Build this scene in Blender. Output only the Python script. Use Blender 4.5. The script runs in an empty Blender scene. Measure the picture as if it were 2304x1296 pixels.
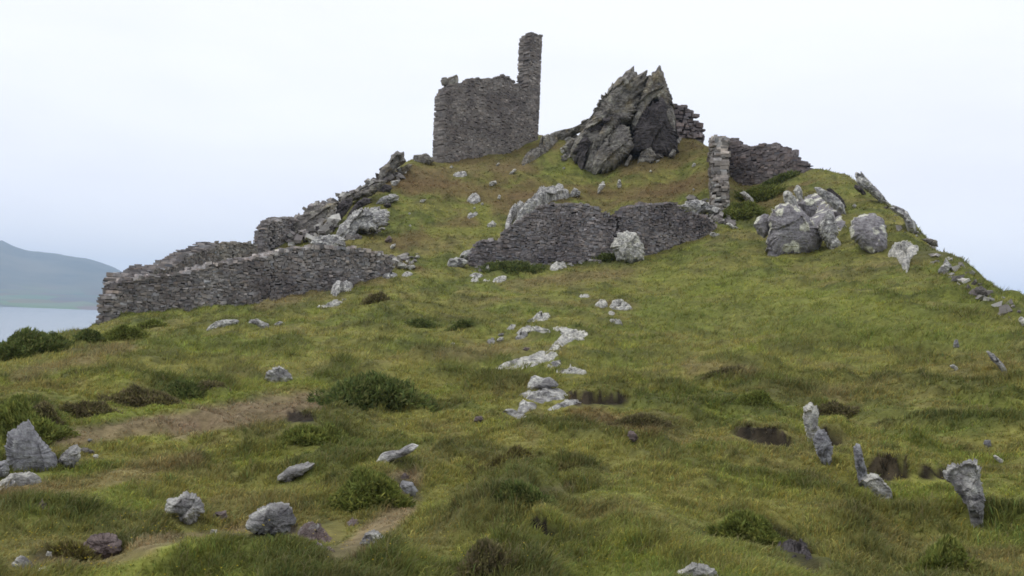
import bpy, math, random
import numpy as np

random.seed(7)
rng = np.random.default_rng(11)
R_ = math.radians
sc = bpy.context.scene
C = sc.collection

# ------------------------------------------------------------------ camera
F, CU, CV = 2350.0, 1152.0, 648.0
PITCH, ROLL = math.atan(62 / F), R_(2.3)
cam_d = bpy.data.cameras.new("camera")
cam_d.sensor_fit = 'HORIZONTAL'
cam_d.sensor_width = 36.0
cam_d.lens = 36.0 * F / 2304.0
cam_d.clip_start, cam_d.clip_end = 0.1, 30000
cam = bpy.data.objects.new("camera", cam_d)
C.objects.link(cam)
from mathutils import Matrix
CAM = Matrix.Rotation(math.pi / 2 + PITCH, 4, 'X') @ Matrix.Rotation(ROLL, 4, 'Z')
cam.matrix_world = CAM
sc.camera = cam
CM = np.array(CAM.to_3x3())

# ------------------------------------------------------------------ light
SUN_EL, SUN_AZ = 56.0, -70.0          # azimuth from the view direction, negative = left
sc.view_settings.view_transform = 'Standard'
sc.view_settings.look = 'None'
sc.view_settings.exposure = 0.0
sc.view_settings.gamma = 1.0
sc.cycles.use_denoising = True
sc.cycles.filter_width = 1.7
sc.cycles.max_bounces = 6
sc.cycles.volume_bounces = 1

w = bpy.data.worlds.new("World")
sc.world = w
w.use_nodes = True
nt = w.node_tree
nt.nodes.clear()
N = nt.nodes.new
L = nt.links.new
sky = N('ShaderNodeTexSky')
sky.sky_type = 'NISHITA'
sky.sun_disc = False
sky.sun_elevation = R_(SUN_EL)
sky.sun_rotation = R_(SUN_AZ)
sky.air_density = 1.0
sky.dust_density = 2.0
bg1 = N('ShaderNodeBackground')
bg1.inputs[1].default_value = 0.10
L(sky.outputs[0], bg1.inputs[0])
tc = N('ShaderNodeTexCoord')
mp = N('ShaderNodeMapping')
mp.inputs['Scale'].default_value = (1.0, 1.0, 3.6)
mp.inputs['Rotation'].default_value = (0.0, R_(14), 0.0)
L(tc.outputs['Generated'], mp.inputs[0])
nz = N('ShaderNodeTexNoise')
nz.inputs['Scale'].default_value = 2.6
nz.inputs['Detail'].default_value = 6
nz.inputs['Roughness'].default_value = 0.5
L(mp.outputs[0], nz.inputs['Vector'])
sep = N('ShaderNodeSeparateXYZ')
L(tc.outputs['Generated'], sep.inputs[0])
mr = N('ShaderNodeMapRange')           # brighter cloud higher up
mr.inputs['From Min'].default_value = 0.0
mr.inputs['From Max'].default_value = 0.30
mr.inputs['To Min'].default_value = 0.0
mr.inputs['To Max'].default_value = 0.36
L(sep.outputs['Z'], mr.inputs['Value'])
add = N('ShaderNodeMath')
add.operation = 'MULTIPLY_ADD'
add.inputs[1].default_value = 1.25
L(nz.outputs['Fac'], add.inputs[0])
L(mr.outputs[0], add.inputs[2])
cr = N('ShaderNodeValToRGB')
cr.color_ramp.elements[0].position = 0.22
cr.color_ramp.elements[0].color = (0.775, 0.785, 0.905, 1)
cr.color_ramp.elements[1].position = 0.98
cr.color_ramp.elements[1].color = (0.935, 0.95, 0.99, 1)
e = cr.color_ramp.elements.new(0.55)
e.color = (0.845, 0.86, 0.96, 1)
L(add.outputs[0], cr.inputs[0])
bg2 = N('ShaderNodeBackground')
bg2.inputs[1].default_value = 1.22
L(cr.outputs[0], bg2.inputs[0])
mx = N('ShaderNodeMixShader')
mx.inputs[0].default_value = 0.93
L(bg1.outputs[0], mx.inputs[1])
L(bg2.outputs[0], mx.inputs[2])
wo = N('ShaderNodeOutputWorld')
L(mx.outputs[0], wo.inputs[0])

sun_d = bpy.data.lights.new("sun", 'SUN')
sun_d.energy = 0.9
sun_d.angle = R_(14)
sun_d.color = (1.0, 0.96, 0.90)
sun = bpy.data.objects.new("sun", sun_d)
C.objects.link(sun)
az, el = R_(SUN_AZ), R_(SUN_EL)
sv = Matrix.Identity(3)
from mathutils import Vector
sdir = Vector((math.sin(az) * math.cos(el), math.cos(az) * math.cos(el), math.sin(el)))
sun.rotation_euler = sdir.to_track_quat('Z', 'Y').to_euler()

# ------------------------------------------------------------------ helpers
ZOOM = {0: (0, 0, 1), 1: (900, 60, 3.0316), 2: (1500, 270, 2.8657), 3: (180, 320, 2.8098), 4: (840, 360, 2.7429),
        5: (0, 500, 3.24), 6: (0, 800, 2.6133), 7: (768, 800, 2.6133), 8: (1536, 700, 2.1745), 9: (960, 60, 4.05),
        10: (540, 330, 4.4696), 11: (1260, 140, 4.985), 12: (1560, 300, 4.32), 13: (1080, 680, 4.6275), 14: (0, 900, 3.2735)}


def px(zoom, pts):
    a, b, s = ZOOM[zoom]
    return np.array([(a + x / s, b + y / s) for x, y in pts], float)


def dirs(uv):
    uv = np.asarray(uv, float).reshape(-1, 2)
    l = np.stack([(uv[:, 0] - CU) / F, -(uv[:, 1] - CV) / F, -np.ones(len(uv))], 1)
    return l @ CM.T


def bear_elev(uv):
    d = dirs(uv)
    h = np.hypot(d[:, 0], d[:, 1])
    return np.arctan2(d[:, 0], d[:, 1]), d[:, 2] / h


def project(p):
    q = np.asarray(p, float) @ CM
    return np.stack([CU - F * q[..., 0] / q[..., 2], CV + F * q[..., 1] / q[..., 2]], -1)


_perm = np.random.default_rng(3).permutation(256)
_perm = np.concatenate([_perm, _perm, _perm])
_g = np.random.default_rng(5).normal(size=(256, 3))
_g /= np.linalg.norm(_g, axis=1)[:, None]


def perlin(x, y, z=0.0):
    x, y, z = np.broadcast_arrays(np.asarray(x, float), np.asarray(y, float), np.asarray(z, float))
    xi, yi, zi = np.floor(x).astype(int), np.floor(y).astype(int), np.floor(z).astype(int)
    xf, yf, zf = x - xi, y - yi, z - zi
    fu = lambda t: t * t * t * (t * (t * 6 - 15) + 10)
    u, v, w_ = fu(xf), fu(yf), fu(zf)
    xi, yi, zi = xi & 255, yi & 255, zi & 255
    out = 0
    for i in (0, 1):
        for j in (0, 1):
            for k in (0, 1):
                g = _g[_perm[_perm[_perm[xi + i] + yi + j] + zi + k]]
                dot = g[..., 0] * (xf - i) + g[..., 1] * (yf - j) + g[..., 2] * (zf - k)
                out = out + dot * (u if i else 1 - u) * (v if j else 1 - v) * (w_ if k else 1 - w_)
    return out * 1.5


def fbm(x, y, z=0.0, o=4, g=0.5):
    a, t, f = 1.0, 0, 1.0
    for _ in range(o):
        t = t + a * perlin(x * f + 13.7 * _, y * f + 7.1 * _, z * f)
        a *= g
        f *= 2.03
    return t


def sstep(a, b, x):
    t = np.clip((x - a) / (b - a), 0, 1)
    return t * t * (3 - 2 * t)


def new_mesh(name, verts, tris=None, quads=None, mat=None, col=None, parent=None, smooth=False):
    me = bpy.data.meshes.new(name)
    verts = np.asarray(verts, np.float32)
    nt_ = 0 if tris is None else len(tris)
    nq = 0 if quads is None else len(quads)
    me.vertices.add(len(verts))
    me.vertices.foreach_set("co", verts.ravel())
    idx, st, tot = [], [], []
    if nq:
        idx.append(np.asarray(quads, np.int32).ravel())
        st.append(np.arange(nq, dtype=np.int32) * 4)
        tot.append(np.full(nq, 4, np.int32))
    if nt_:
        idx.append(np.asarray(tris, np.int32).ravel())
        st.append(nq * 4 + np.arange(nt_, dtype=np.int32) * 3)
        tot.append(np.full(nt_, 3, np.int32))
    idx = np.concatenate(idx)
    me.loops.add(len(idx))
    me.loops.foreach_set("vertex_index", idx)
    me.polygons.add(nq + nt_)
    me.polygons.foreach_set("loop_start", np.concatenate(st))
    me.polygons.foreach_set("use_smooth", np.full(nq + nt_, smooth))
    if col is not None:
        at = me.attributes.new("Col", 'FLOAT_COLOR', 'POINT')
        c4 = np.ones((len(verts), 4), np.float32)
        c4[:, :3] = col
        at.data.foreach_set("color", c4.ravel())
    me.update(calc_edges=True)
    me.validate()
    if mat:
        me.materials.append(mat)
    o = bpy.data.objects.new(name, me)
    C.objects.link(o)
    if parent:
        o.parent = parent
    return o


def tag(o, label=None, cat=None, group=None, kind=None):
    if label:
        o['label'] = label
    if cat:
        o['category'] = cat
    if group:
        o['group'] = group
    if kind:
        o['kind'] = kind
    return o


def recenter(o):
    """move the origin of a mesh object to the foot of the thing"""
    me = o.data
    n = len(me.vertices)
    co = np.empty(n * 3, np.float32)
    me.vertices.foreach_get("co", co)
    co = co.reshape(-1, 3)
    c = co.mean(0)
    c[2] = co[:, 2].min()
    me.vertices.foreach_set("co", (co - c).ravel())
    o.location = [float(a) for a in c]
    me.update()


# ------------------------------------------------------------------ materials
def mat_base(name):
    m = bpy.data.materials.new(name)
    m.use_nodes = True
    t = m.node_tree
    b = t.nodes['Principled BSDF']
    b.inputs['Roughness'].default_value = 0.9
    b.inputs['Specular IOR Level'].default_value = 0.15
    return m, t, b


def nnode(t, typ, **kw):
    n = t.nodes.new(typ)
    for k, v in kw.items():
        n.inputs[k].default_value = v
    return n


def mixc(t, fac, a, b, mode='MIX'):
    n = t.nodes.new('ShaderNodeMix')
    n.data_type = 'RGBA'
    n.blend_type = mode
    for s, v in ((0, fac), (6, a), (7, b)):
        if hasattr(v, 'default_value'):
            t.links.new(v, n.inputs[s])
        else:
            n.inputs[s].default_value = v
    return n.outputs[2]


def ramp(t, src, p0, p1, c0=(0, 0, 0, 1), c1=(1, 1, 1, 1)):
    n = t.nodes.new('ShaderNodeValToRGB')
    n.color_ramp.elements[0].position, n.color_ramp.elements[1].position = p0, p1
    n.color_ramp.elements[0].color, n.color_ramp.elements[1].color = c0, c1
    t.links.new(src, n.inputs[0])
    return n.outputs[0]


def noise(t, vec, scale, detail=5, rough=0.55):
    n = nnode(t, 'ShaderNodeTexNoise', Scale=scale, Detail=detail, Roughness=rough)
    t.links.new(vec, n.inputs['Vector'])
    return n.outputs['Fac']


def make_ground_mat():
    m, t, b = mat_base('turf')
    at = t.nodes.new('ShaderNodeAttribute')
    at.attribute_name = 'Col'
    pos = t.nodes.new('ShaderNodeNewGeometry').outputs['Position']
    n1 = noise(t, pos, 9.0, 6, 0.65)
    n2 = noise(t, pos, 1.7, 5, 0.6)
    c = mixc(t, 1.0, at.outputs['Color'], ramp(t, n1, 0.3, 0.72, (.55, .55, .5, 1), (1.35, 1.35, 1.3, 1)), 'MULTIPLY')
    c = mixc(t, 1.0, c, ramp(t, n2, 0.32, 0.68, (.72, .74, .7, 1), (1.22, 1.2, 1.2, 1)), 'MULTIPLY')
    t.links.new(c, b.inputs['Base Color'])
    bp = t.nodes.new('ShaderNodeBump')
    bp.inputs['Strength'].default_value = 0.6
    bp.inputs['Distance'].default_value = 0.08
    t.links.new(n1, bp.inputs['Height'])
    t.links.new(bp.outputs[0], b.inputs['Normal'])
    return m


def make_leaf_mat(name):
    m, t, b = mat_base(name)
    at = t.nodes.new('ShaderNodeAttribute')
    at.attribute_name = 'Col'
    t.links.new(at.outputs['Color'], b.inputs['Base Color'])
    b.inputs['Roughness'].default_value = 0.75
    tl = t.nodes.new('ShaderNodeBsdfTranslucent')
    t.links.new(at.outputs['Color'], tl.inputs[0])
    ms = t.nodes.new('ShaderNodeMixShader')
    ms.inputs[0].default_value = .38
    t.links.new(b.outputs[0], ms.inputs[1])
    t.links.new(tl.outputs[0], ms.inputs[2])
    t.links.new(ms.outputs[0], t.nodes['Material Output'].inputs[0])
    return m


def make_rock_mat(name, base, dark, lich, lich_lo, lich_hi, scale=1.0, ochre=None, patch=None, streak=1.0):
    """weathered slate: mottled body, dark stains, strata streaks, pale crusty lichen blotches"""
    m, t, b = mat_base(name)
    pos = t.nodes.new('ShaderNodeNewGeometry').outputs['Position']
    n1 = noise(t, pos, 1.5 * scale, 6, 0.62)
    n2 = noise(t, pos, 7.0 * scale, 6, 0.7)
    mpn = t.nodes.new('ShaderNodeMapping')
    mpn.inputs['Rotation'].default_value = (0.2, R_(48), 0.3)
    mpn.inputs['Scale'].default_value = (1.0, 1.0, 6.0)
    t.links.new(pos, mpn.inputs[0])
    n3 = noise(t, mpn.outputs[0], 1.6 * scale, 5, 0.6)
    c = mixc(t, ramp(t, n1, 0.36, 0.66), dark, base)
    c = mixc(t, ramp(t, n3, 0.52, 0.64, (0, 0, 0, 1), (streak, streak, streak, 1)), c, tuple(x * 0.55 for x in base[:3]) + (1,))
    c = mixc(t, ramp(t, n3, 0.34, 0.42, (.8 * streak, .8 * streak, .8 * streak, 1), (0, 0, 0, 1)), c, tuple(x * 0.25 for x in base[:3]) + (1,))
    if ochre:
        n5 = noise(t, pos, 2.3 * scale, 4, 0.6)
        c = mixc(t, ramp(t, n5, 0.52, 0.72), c, ochre)
    n4 = noise(t, pos, 3.1 * scale, 7, 0.66)
    c = mixc(t, ramp(t, n4, lich_lo, lich_hi), c, lich)
    if patch:
        vo = nnode(t, 'ShaderNodeTexVoronoi', Scale=patch)
        ad = t.nodes.new('ShaderNodeVectorMath')
        ad.operation = 'MULTIPLY_ADD'
        nn = nnode(t, 'ShaderNodeTexNoise', Scale=6.0, Detail=4)
        t.links.new(pos, nn.inputs['Vector'])
        t.links.new(nn.outputs['Color'], ad.inputs[0])
        ad.inputs[1].default_value = (.22, .22, .22)
        t.links.new(pos, ad.inputs[2])
        t.links.new(ad.outputs[0], vo.inputs['Vector'])
        c = mixc(t, ramp(t, vo.outputs['Distance'], 0.30, 0.38, (1, 1, 1, 1), (0, 0, 0, 1)), c, (.88, .87, .74, 1))
    c = mixc(t, 1.0, c, ramp(t, n2, 0.3, 0.7, (.42, .40, .42, 1), (1.35, 1.35, 1.3, 1)), 'MULTIPLY')
    t.links.new(c, b.inputs['Base Color'])
    bp = t.nodes.new('ShaderNodeBump')
    bp.inputs['Strength'].default_value = 1.0
    bp.inputs['Distance'].default_value = 0.18 / scale
    mth = t.nodes.new('ShaderNodeMath')
    mth.operation = 'ADD'
    t.links.new(n2, mth.inputs[0])
    t.links.new(n3, mth.inputs[1])
    t.links.new(mth.outputs[0], bp.inputs['Height'])
    t.links.new(bp.outputs[0], b.inputs['Normal'])
    return m


def make_wall_mat(name, scale=1.0):
    m, t, b = mat_base(name)
    at = t.nodes.new('ShaderNodeAttribute')
    at.attribute_name = 'Col'
    pos = t.nodes.new('ShaderNodeNewGeometry').outputs['Position']
    n1 = noise(t, pos, 5.0 * scale, 6, 0.7)
    n2 = noise(t, pos, 0.8, 5, 0.6)
    c = mixc(t, 1.0, at.outputs['Color'], ramp(t, n1, 0.3, 0.7, (.72, .70, .70, 1), (1.25, 1.25, 1.25, 1)), 'MULTIPLY')
    c = mixc(t, 1.0, c, ramp(t, n2, 0.35, 0.65, (.66, .64, .65, 1), (1.25, 1.25, 1.22, 1)), 'MULTIPLY')
    t.links.new(c, b.inputs['Base Color'])
    bp = t.nodes.new('ShaderNodeBump')
    bp.inputs['Strength'].default_value = 0.4
    bp.inputs['Distance'].default_value = 0.04
    t.links.new(n1, bp.inputs['Height'])
    t.links.new(bp.outputs[0], b.inputs['Normal'])
    return m


M_GROUND = make_ground_mat()
M_GRASS = make_leaf_mat('grass_blades')
M_LEAF = make_leaf_mat('gorse_leaves')
M_WALL = make_wall_mat('dry_stone')
M_TOWER = make_wall_mat('mortared_rubble', 0.8)
M_CRAG = make_rock_mat('crag_slate', (.46, .435, .385, 1), (.24, .22, .21, 1), (.58, .56, .47, 1), .55, .67, 0.55,
                       ochre=(.38, .32, .21, 1))
M_CRAGD = make_rock_mat('crag_stained_shaded_slate', (.20, .18, .18, 1), (.10, .088, .092, 1), (.25, .24, .21, 1), .68, .76, 0.6)  # dark tone mixes real stain with shade painted in for the crag's recessed face
M_ROCK = make_rock_mat('grey_slate', (.56, .55, .54, 1), (.25, .24, .245, 1), (.80, .79, .74, 1), .47, .59, 1.6)
M_BOULDER = make_rock_mat('blue_grey_slate', (.45, .45, .47, 1), (.33, .33, .35, 1), (.60, .60, .59, 1), .56, .68, 2.0, streak=.35)
M_LICHEN = make_rock_mat('lichened_slate', (.44, .42, .44, 1), (.34, .32, .34, 1), (.42, .41, .40, 1), .60, .72, 0.9,
                         patch=1.75, streak=.25)
M_PALE = make_rock_mat('pale_slate', (.68, .67, .63, 1), (.38, .37, .36, 1), (.84, .82, .74, 1), .45, .58, 2.0)
M_BROWN = make_rock_mat('rusty_slate', (.33, .27, .26, 1), (.20, .15, .14, 1), (.50, .49, .47, 1), .60, .68, 2.2)

# ------------------------------------------------------------------ terrain
# control points: (pixel column, [(pixel row, distance)], [(distance, height) beyond the skyline])
COLS = [
    (-420, [(1296, 5), (1100, 8), (950, 13), (870, 19), (845, 24)], [(34, -4), (50, -12), (80, -25), (120, -30)]),
    (-200, [(1296, 5), (1100, 8), (950, 12.5), (860, 18), (825, 24)], [(34, -4), (50, -12), (80, -26), (120, -30)]),
    (0, [(1296, 5), (1150, 7.2), (1000, 10.5), (900, 14.5), (830, 19.5), (797, 25)], [(34, -3.5), (50, -11), (80, -26), (120, -30)]),
    (110, [(1296, 5), (1100, 8), (950, 12), (870, 16.5), (800, 22), (765, 29)], [(40, -3), (55, -10), (85, -26), (125, -30)]),
    (230, [(1296, 5), (1100, 8), (950, 12), (850, 17), (790, 23), (752, 30), (737, 36)], [(50, -2), (65, -9), (90, -25), (130, -30)]),
    (450, [(1296, 5), (1100, 7.8), (950, 12), (860, 16.5), (790, 22), (740, 28), (708, 37)], [(46, .2), (58, -1), (75, -10), (100, -27)]),
    (600, [(1296, 5), (1100, 7.8), (950, 12), (850, 17), (760, 24), (700, 32), (688, 37)], [(46, 1.3), (52, 2.7), (62, 1.5), (80, -9), (110, -28)]),
    (700, [(1296, 5), (1100, 7.6), (950, 11.8), (850, 16.8), (760, 24), (695, 31), (662, 39), (560, 49), (505, 54), (480, 57)], [(66, 4), (85, -6), (115, -28)]),
    (860, [(1296, 5), (1100, 7.5), (950, 11.8), (850, 16.8), (750, 24.5), (680, 32), (625, 41), (560, 48), (480, 55), (405, 62)], [(70, 7.4), (90, -2), (120, -28)]),
    (920, [(1296, 5), (1100, 7.5), (950, 11.9), (850, 16.9), (750, 24.8), (680, 32.5), (610, 42), (550, 48.5), (480, 54.5), (420, 60.5), (359, 66.5)], [(73, 9.4), (90, 2), (118, -28)]),
    (1000, [(1296, 5), (1100, 7.5), (950, 12), (850, 17), (750, 25), (680, 33), (600, 43), (500, 53), (420, 61), (365, 67), (352, 70)], [(85, 8), (105, -8), (130, -28)]),
    (1100, [(1296, 5), (1100, 7.5), (950, 12), (850, 17), (750, 25), (680, 33), (600, 43), (500, 53), (420, 61), (350, 68.5)], [(76, 11), (88, 9), (108, -6), (135, -28)]),
    (1210, [(1296, 5), (1100, 7.5), (950, 12), (860, 16.5), (750, 25), (680, 33), (600, 43), (510, 52), (430, 60), (365, 66), (306, 73)], [(82, 12), (95, 7), (115, -10), (140, -28)]),
    (1350, [(1296, 5), (1100, 7.5), (950, 12), (850, 17), (750, 25), (670, 33.5), (590, 43.5), (520, 51), (440, 59), (385, 65), (290, 73)], [(82, 12), (95, 6), (118, -12), (140, -28)]),
    (1530, [(1296, 5), (1100, 7.6), (950, 12), (850, 17), (750, 25), (660, 33), (580, 42.5), (500, 51), (430, 57.5), (370, 63), (300, 69)], [(78, 12), (90, 6), (112, -12), (135, -28)]),
    (1598, [(1296, 5.1), (1100, 7.7), (950, 12), (850, 17), (750, 24.5), (650, 33), (560, 42), (500, 49), (430, 55), (370, 60), (340, 65)], [(73, 10.5), (86, 4), (108, -14), (132, -28)]),
    (1658, [(1296, 5.1), (1100, 7.8), (950, 12), (850, 16.9), (750, 24.1), (650, 32.5), (565, 41.3), (508, 47.5), (462, 52), (430, 56.5), (414, 61)], [(69, 8.8), (83, 3), (106, -14), (130, -28)]),
    (1710, [(1296, 5.15), (1100, 7.85), (950, 12), (850, 16.8), (750, 23.7), (650, 32), (570, 40.5), (512, 46.5), (468, 51.5), (432, 56.5), (416, 61)], [(68, 8.2), (82, 2), (104, -15), (128, -28)]),
    (1800, [(1296, 5.2), (1100, 8), (950, 12), (850, 16.5), (750, 23), (650, 31), (580, 39), (520, 45), (450, 51), (410, 55), (388, 59)], [(66, 8), (78, 1), (100, -16), (125, -28)]),
    (1920, [(1296, 5.3), (1100, 8), (950, 12), (850, 16), (750, 21.5), (650, 28.5), (580, 36), (500, 43), (430, 50), (408, 53)], [(60, 6.5), (72, 0), (95, -18), (120, -29)]),
    (1990, [(1296, 5.35), (1100, 8.1), (950, 12), (850, 15.8), (750, 21), (650, 27.7), (580, 35), (500, 42.5), (452, 47)], [(54, 5), (66, -2), (90, -19), (117, -29)]),
    (2060, [(1296, 5.4), (1100, 8.2), (950, 12), (850, 15.5), (750, 20.5), (650, 27), (580, 34), (512, 42)], [(49, 3.2), (60, -3), (85, -20), (115, -29)]),
    (2180, [(1296, 5.5), (1100, 8.3), (950, 12), (850, 15.3), (750, 20), (670, 25.5), (600, 32)], [(39, .8), (52, -6), (80, -22), (112, -29)]),
    (2304, [(1296, 5.6), (1100, 8.4), (950, 12), (850, 15), (750, 20), (690, 26)], [(33, -.8), (46, -8), (75, -25), (110, -30)]),
    (2620, [(1296, 5.8), (1100, 8.6), (950, 12), (890, 15), (860, 20)], [(27, -3), (40, -10), (70, -26), (110, -30)]),
]
cu, cd, ce = [], [], []
for u, near, far in COLS:
    for v, d in near:
        th, ee = bear_elev([(u, v)])
        cu.append(th[0])
        cd.append(d)
        ce.append(ee[0])
    th, _ = bear_elev([(u, 600)])
    for d, z in far:
        cu.append(th[0])
        cd.append(d)
        ce.append(z / d)
cu, cd, ce = map(np.array, (cu, cd, ce))
SX, SY = F / 120.0, 4.0


def tps_fit(X, Y, V, lam=0.02):
    n = len(X)
    r2 = (X[:, None] - X) ** 2 + (Y[:, None] - Y) ** 2
    K = 0.5 * r2 * np.log(r2 + 1e-9) + lam * np.eye(n)
    P = np.stack([np.ones(n), X, Y], 1)
    A = np.block([[K, P], [P.T, np.zeros((3, 3))]])
    return np.linalg.solve(A, np.concatenate([V, np.zeros(3)]))


PX_, PY_ = cu * SX, np.log(cd) * SY
COEF = tps_fit(PX_, PY_, ce)


def tps_eval(X, Y):
    out = np.empty(X.shape)
    xf, yf, of = X.ravel(), Y.ravel(), out.ravel()
    for i in range(0, len(xf), 20000):
        a, b = xf[i:i + 20000, None], yf[i:i + 20000, None]
        r2 = (a - PX_) ** 2 + (b - PY_) ** 2
        of[i:i + 20000] = (0.5 * r2 * np.log(r2 + 1e-9)) @ COEF[:-3] + COEF[-3] + COEF[-2] * a[:, 0] + COEF[-1] * b[:, 0]
    return of.reshape(X.shape)


TH_IN = np.linspace(-0.86, 0.86, 801)
side = np.concatenate([np.linspace(0.88, 1.1, 12), np.linspace(1.15, math.pi, 26)])
TH = np.concatenate([-side[::-1], TH_IN])
TH = np.concatenate([TH, side[:-1]])
I0 = len(side)                                  # index of TH_IN[0]
LD = np.linspace(math.log(1.5), math.log(170.0), 660)
DD = np.exp(LD)
TG, DG = np.meshgrid(TH, DD, indexing='ij')
XG, YG = DG * np.sin(TG), DG * np.cos(TG)
E = tps_eval(np.clip(TG, -0.62, 0.62) * SX, np.log(np.clip(DG, 4.2, 130)) * SY)
HZ = E * DG
HZ = np.where(DG < 4.2, E * 4.2 + (4.2 - DG) * -0.06, HZ)
HZ = np.where(DG > 130, np.minimum(HZ, -29.0), HZ)
wside = sstep(0.86, 1.3, np.abs(TG))
HZ = HZ * (1 - wside) + wside * (-1.5 - 0.004 * DG ** 1.6)
HZ = HZ * sstep(0.0, 2.0, DG) + (1 - sstep(0.0, 2.0, DG)) * -1.6
HZ = np.maximum(HZ, -30.0)
# masks measured on the smooth hill
PG = project(np.stack([XG, YG, HZ], -1))
INF = np.abs(TG) < 0.87


def stroke(pts, r, asp=2.2):
    """weight of a soft stroke along a polyline in the photo, laid on the hill surface"""
    pts = np.asarray(pts, float)
    best = np.full(XG.shape, 1e9)
    U, V = PG[..., 0], PG[..., 1] * asp
    if len(pts) == 1:
        pts = np.vstack([pts, pts + .01])
    for (a, b), (c, d) in zip(pts[:-1], pts[1:]):
        b, d = b * asp, d * asp
        dx, dy = c - a, d - b
        t = np.clip(((U - a) * dx + (V - b) * dy) / (dx * dx + dy * dy + 1e-9), 0, 1)
        best = np.minimum(best, np.hypot(U - a - t * dx, V - b - t * dy))
    warp = 1 + 0.45 * WARP + .35 * WARP2
    return np.where(INF, 1 - sstep(0.35, 1.15, best * warp / r), 0)


WARP = fbm(XG * .9, YG * .9, 2.2, 3)
WARP2 = fbm(XG * 2.6, YG * 2.6, 6.2, 3)
fade = 1 / (1 + (DG / 55.0) ** 2)
near = sstep(3.0, 5.5, DG)
micro = 0.10 * fbm(XG * 0.9, YG * 0.9, 0.3, 4) * near
tuss = np.abs(perlin(XG * 1.9, YG * 1.9, 4.4))
micro += (0.11 * (1 - tuss * 1.6)) * near * np.clip(fbm(XG * .3, YG * .3, 8.0, 2) + .45, 0, 1)
micro += 0.16 * fbm(XG * 0.28, YG * 0.28, 9.1, 2) * sstep(5, 14, DG)
ra, rb = XG * .42 - YG * .91, XG * .91 + YG * .42
rmix = sstep(-.02, .12, TG)
n5 = fbm(XG * 4.5, YG * 3.0, 11.3, 3)
n6 = fbm(XG * 1.0 + YG * .3, YG * .55, 21.3, 4) * (1 - rmix) + fbm(ra * .42, rb * 1.5, 23.3, 4) * rmix
n7 = fbm(XG * 2.0, YG * 1.1, 31.3, 3) * (1 - rmix) + fbm(ra * .9, rb * 2.8, 33.3, 3) * rmix
CLUMP = sstep(.10, .42, n6 + .25 * n7) * sstep(26, 12, DG) + .85 * sstep(.12, .45, n6 + .3 * n7) * sstep(12, 26, DG)
HZ = HZ + micro + near * CLUMP * (.075 + .05 * sstep(8, 16, DG))
PG = project(np.stack([XG, YG, HZ], -1))

MOUNDS = [  # grassy hummocks: u, v, half width px, height m
    ((835, 1100), 95, .22), ((1180, 1015), 110, .20), ((1180, 1110), 70, .20), ((1150, 1195), 190, .22), ((1420, 1160), 120, .14),
    ((700, 985), 80, .16), ((290, 1095), 60, .12), ((1690, 1180), 90, .15), ((2120, 1250), 70, .12), ((980, 1075), 60, .12),
    ((560, 1260), 170, .14), ((380, 1270), 90, .12), ((40, 930), 90, .28), ((1480, 965), 80, .14), ((1730, 880), 70, .15)]
for (u, v), r, h in MOUNDS:
    HZ = HZ + .55 * h * stroke([(u, v)], r, 2.0)
PG = project(np.stack([XG, YG, HZ], -1))
SCARS = [  # turf torn open: foot line of each little bank, height of the bare face in m
    ([(1255, 893), (1340, 896), (1430, 908)], .15), ([(1640, 962), (1700, 986), (1800, 996)], .20),
    ([(1838, 990), (1905, 985)], .26), ([(1935, 1048), (2000, 1064), (2065, 1064)], .22), ([(2065, 1066), (2140, 1068)], .09),
    ([(1070, 1275), (1135, 1290)], .09), ([(1190, 1172), (1260, 1205)], .07), ([(640, 935), (720, 938)], .06), ([(560, 1195), (690, 1190)], .05)]
SOIL = np.zeros(XG.shape)
NOGR = np.zeros(XG.shape)
for pts, hs in SCARS:
    pts = np.array(pts, float)
    U, V = PG[..., 0] + 14 * WARP, PG[..., 1] + 9 * perlin(XG * 1.6, YG * 1.6, 1.0) + 5 * perlin(XG * 5, YG * 5, 1.0)
    ln_ = np.interp(U, pts[:, 0], pts[:, 1])
    tt_ = ln_ - V                                     # px up the slope from the foot line
    wl = (pts[-1, 0] - pts[0, 0]) * .28
    win = sstep(pts[0, 0] - 6, pts[0, 0] + wl, U) * (1 - sstep(pts[-1, 0] - wl, pts[-1, 0] + 6, U)) * INF
    HZ = HZ + .55 * hs * win * sstep(0, 5, tt_) * np.exp(-np.clip(tt_, 0, None) / 45) - .25 * hs * win * np.exp(-np.abs(tt_ + 4) / 10)
    NOGR = np.maximum(NOGR, sstep(.05, .4, win) * sstep(-20, -10, tt_) * (1 - sstep(0, 5, tt_)))
    SOIL = np.maximum(SOIL, win * sstep(-12, -5, tt_) * (1 - sstep(4, 9, tt_)) * np.clip(1.15 + .5 * perlin(XG * 5, YG * 5, 2.0), 0, 1))


def gsample(A, x, y):
    th, d = np.arctan2(x, y), np.hypot(x, y)
    fi = np.clip((th + 0.86) / (1.72 / 800), 0, 799.999)
    fj = np.clip((np.log(np.maximum(d, 1.5)) - LD[0]) / (LD[1] - LD[0]), 0, 658.999)
    i, j = fi.astype(int), fj.astype(int)
    a, b = fi - i, fj - j
    i = i + I0
    if A.ndim == 3:
        a, b = a[:, None], b[:, None]
    return A[i, j] * (1 - a) * (1 - b) + A[i + 1, j] * a * (1 - b) + A[i, j + 1] * (1 - a) * b + A[i + 1, j + 1] * a * b


def gz(x, y):
    x, y = np.atleast_1d(np.asarray(x, float)), np.atleast_1d(np.asarray(y, float))
    return gsample(HZ, x, y)


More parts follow.
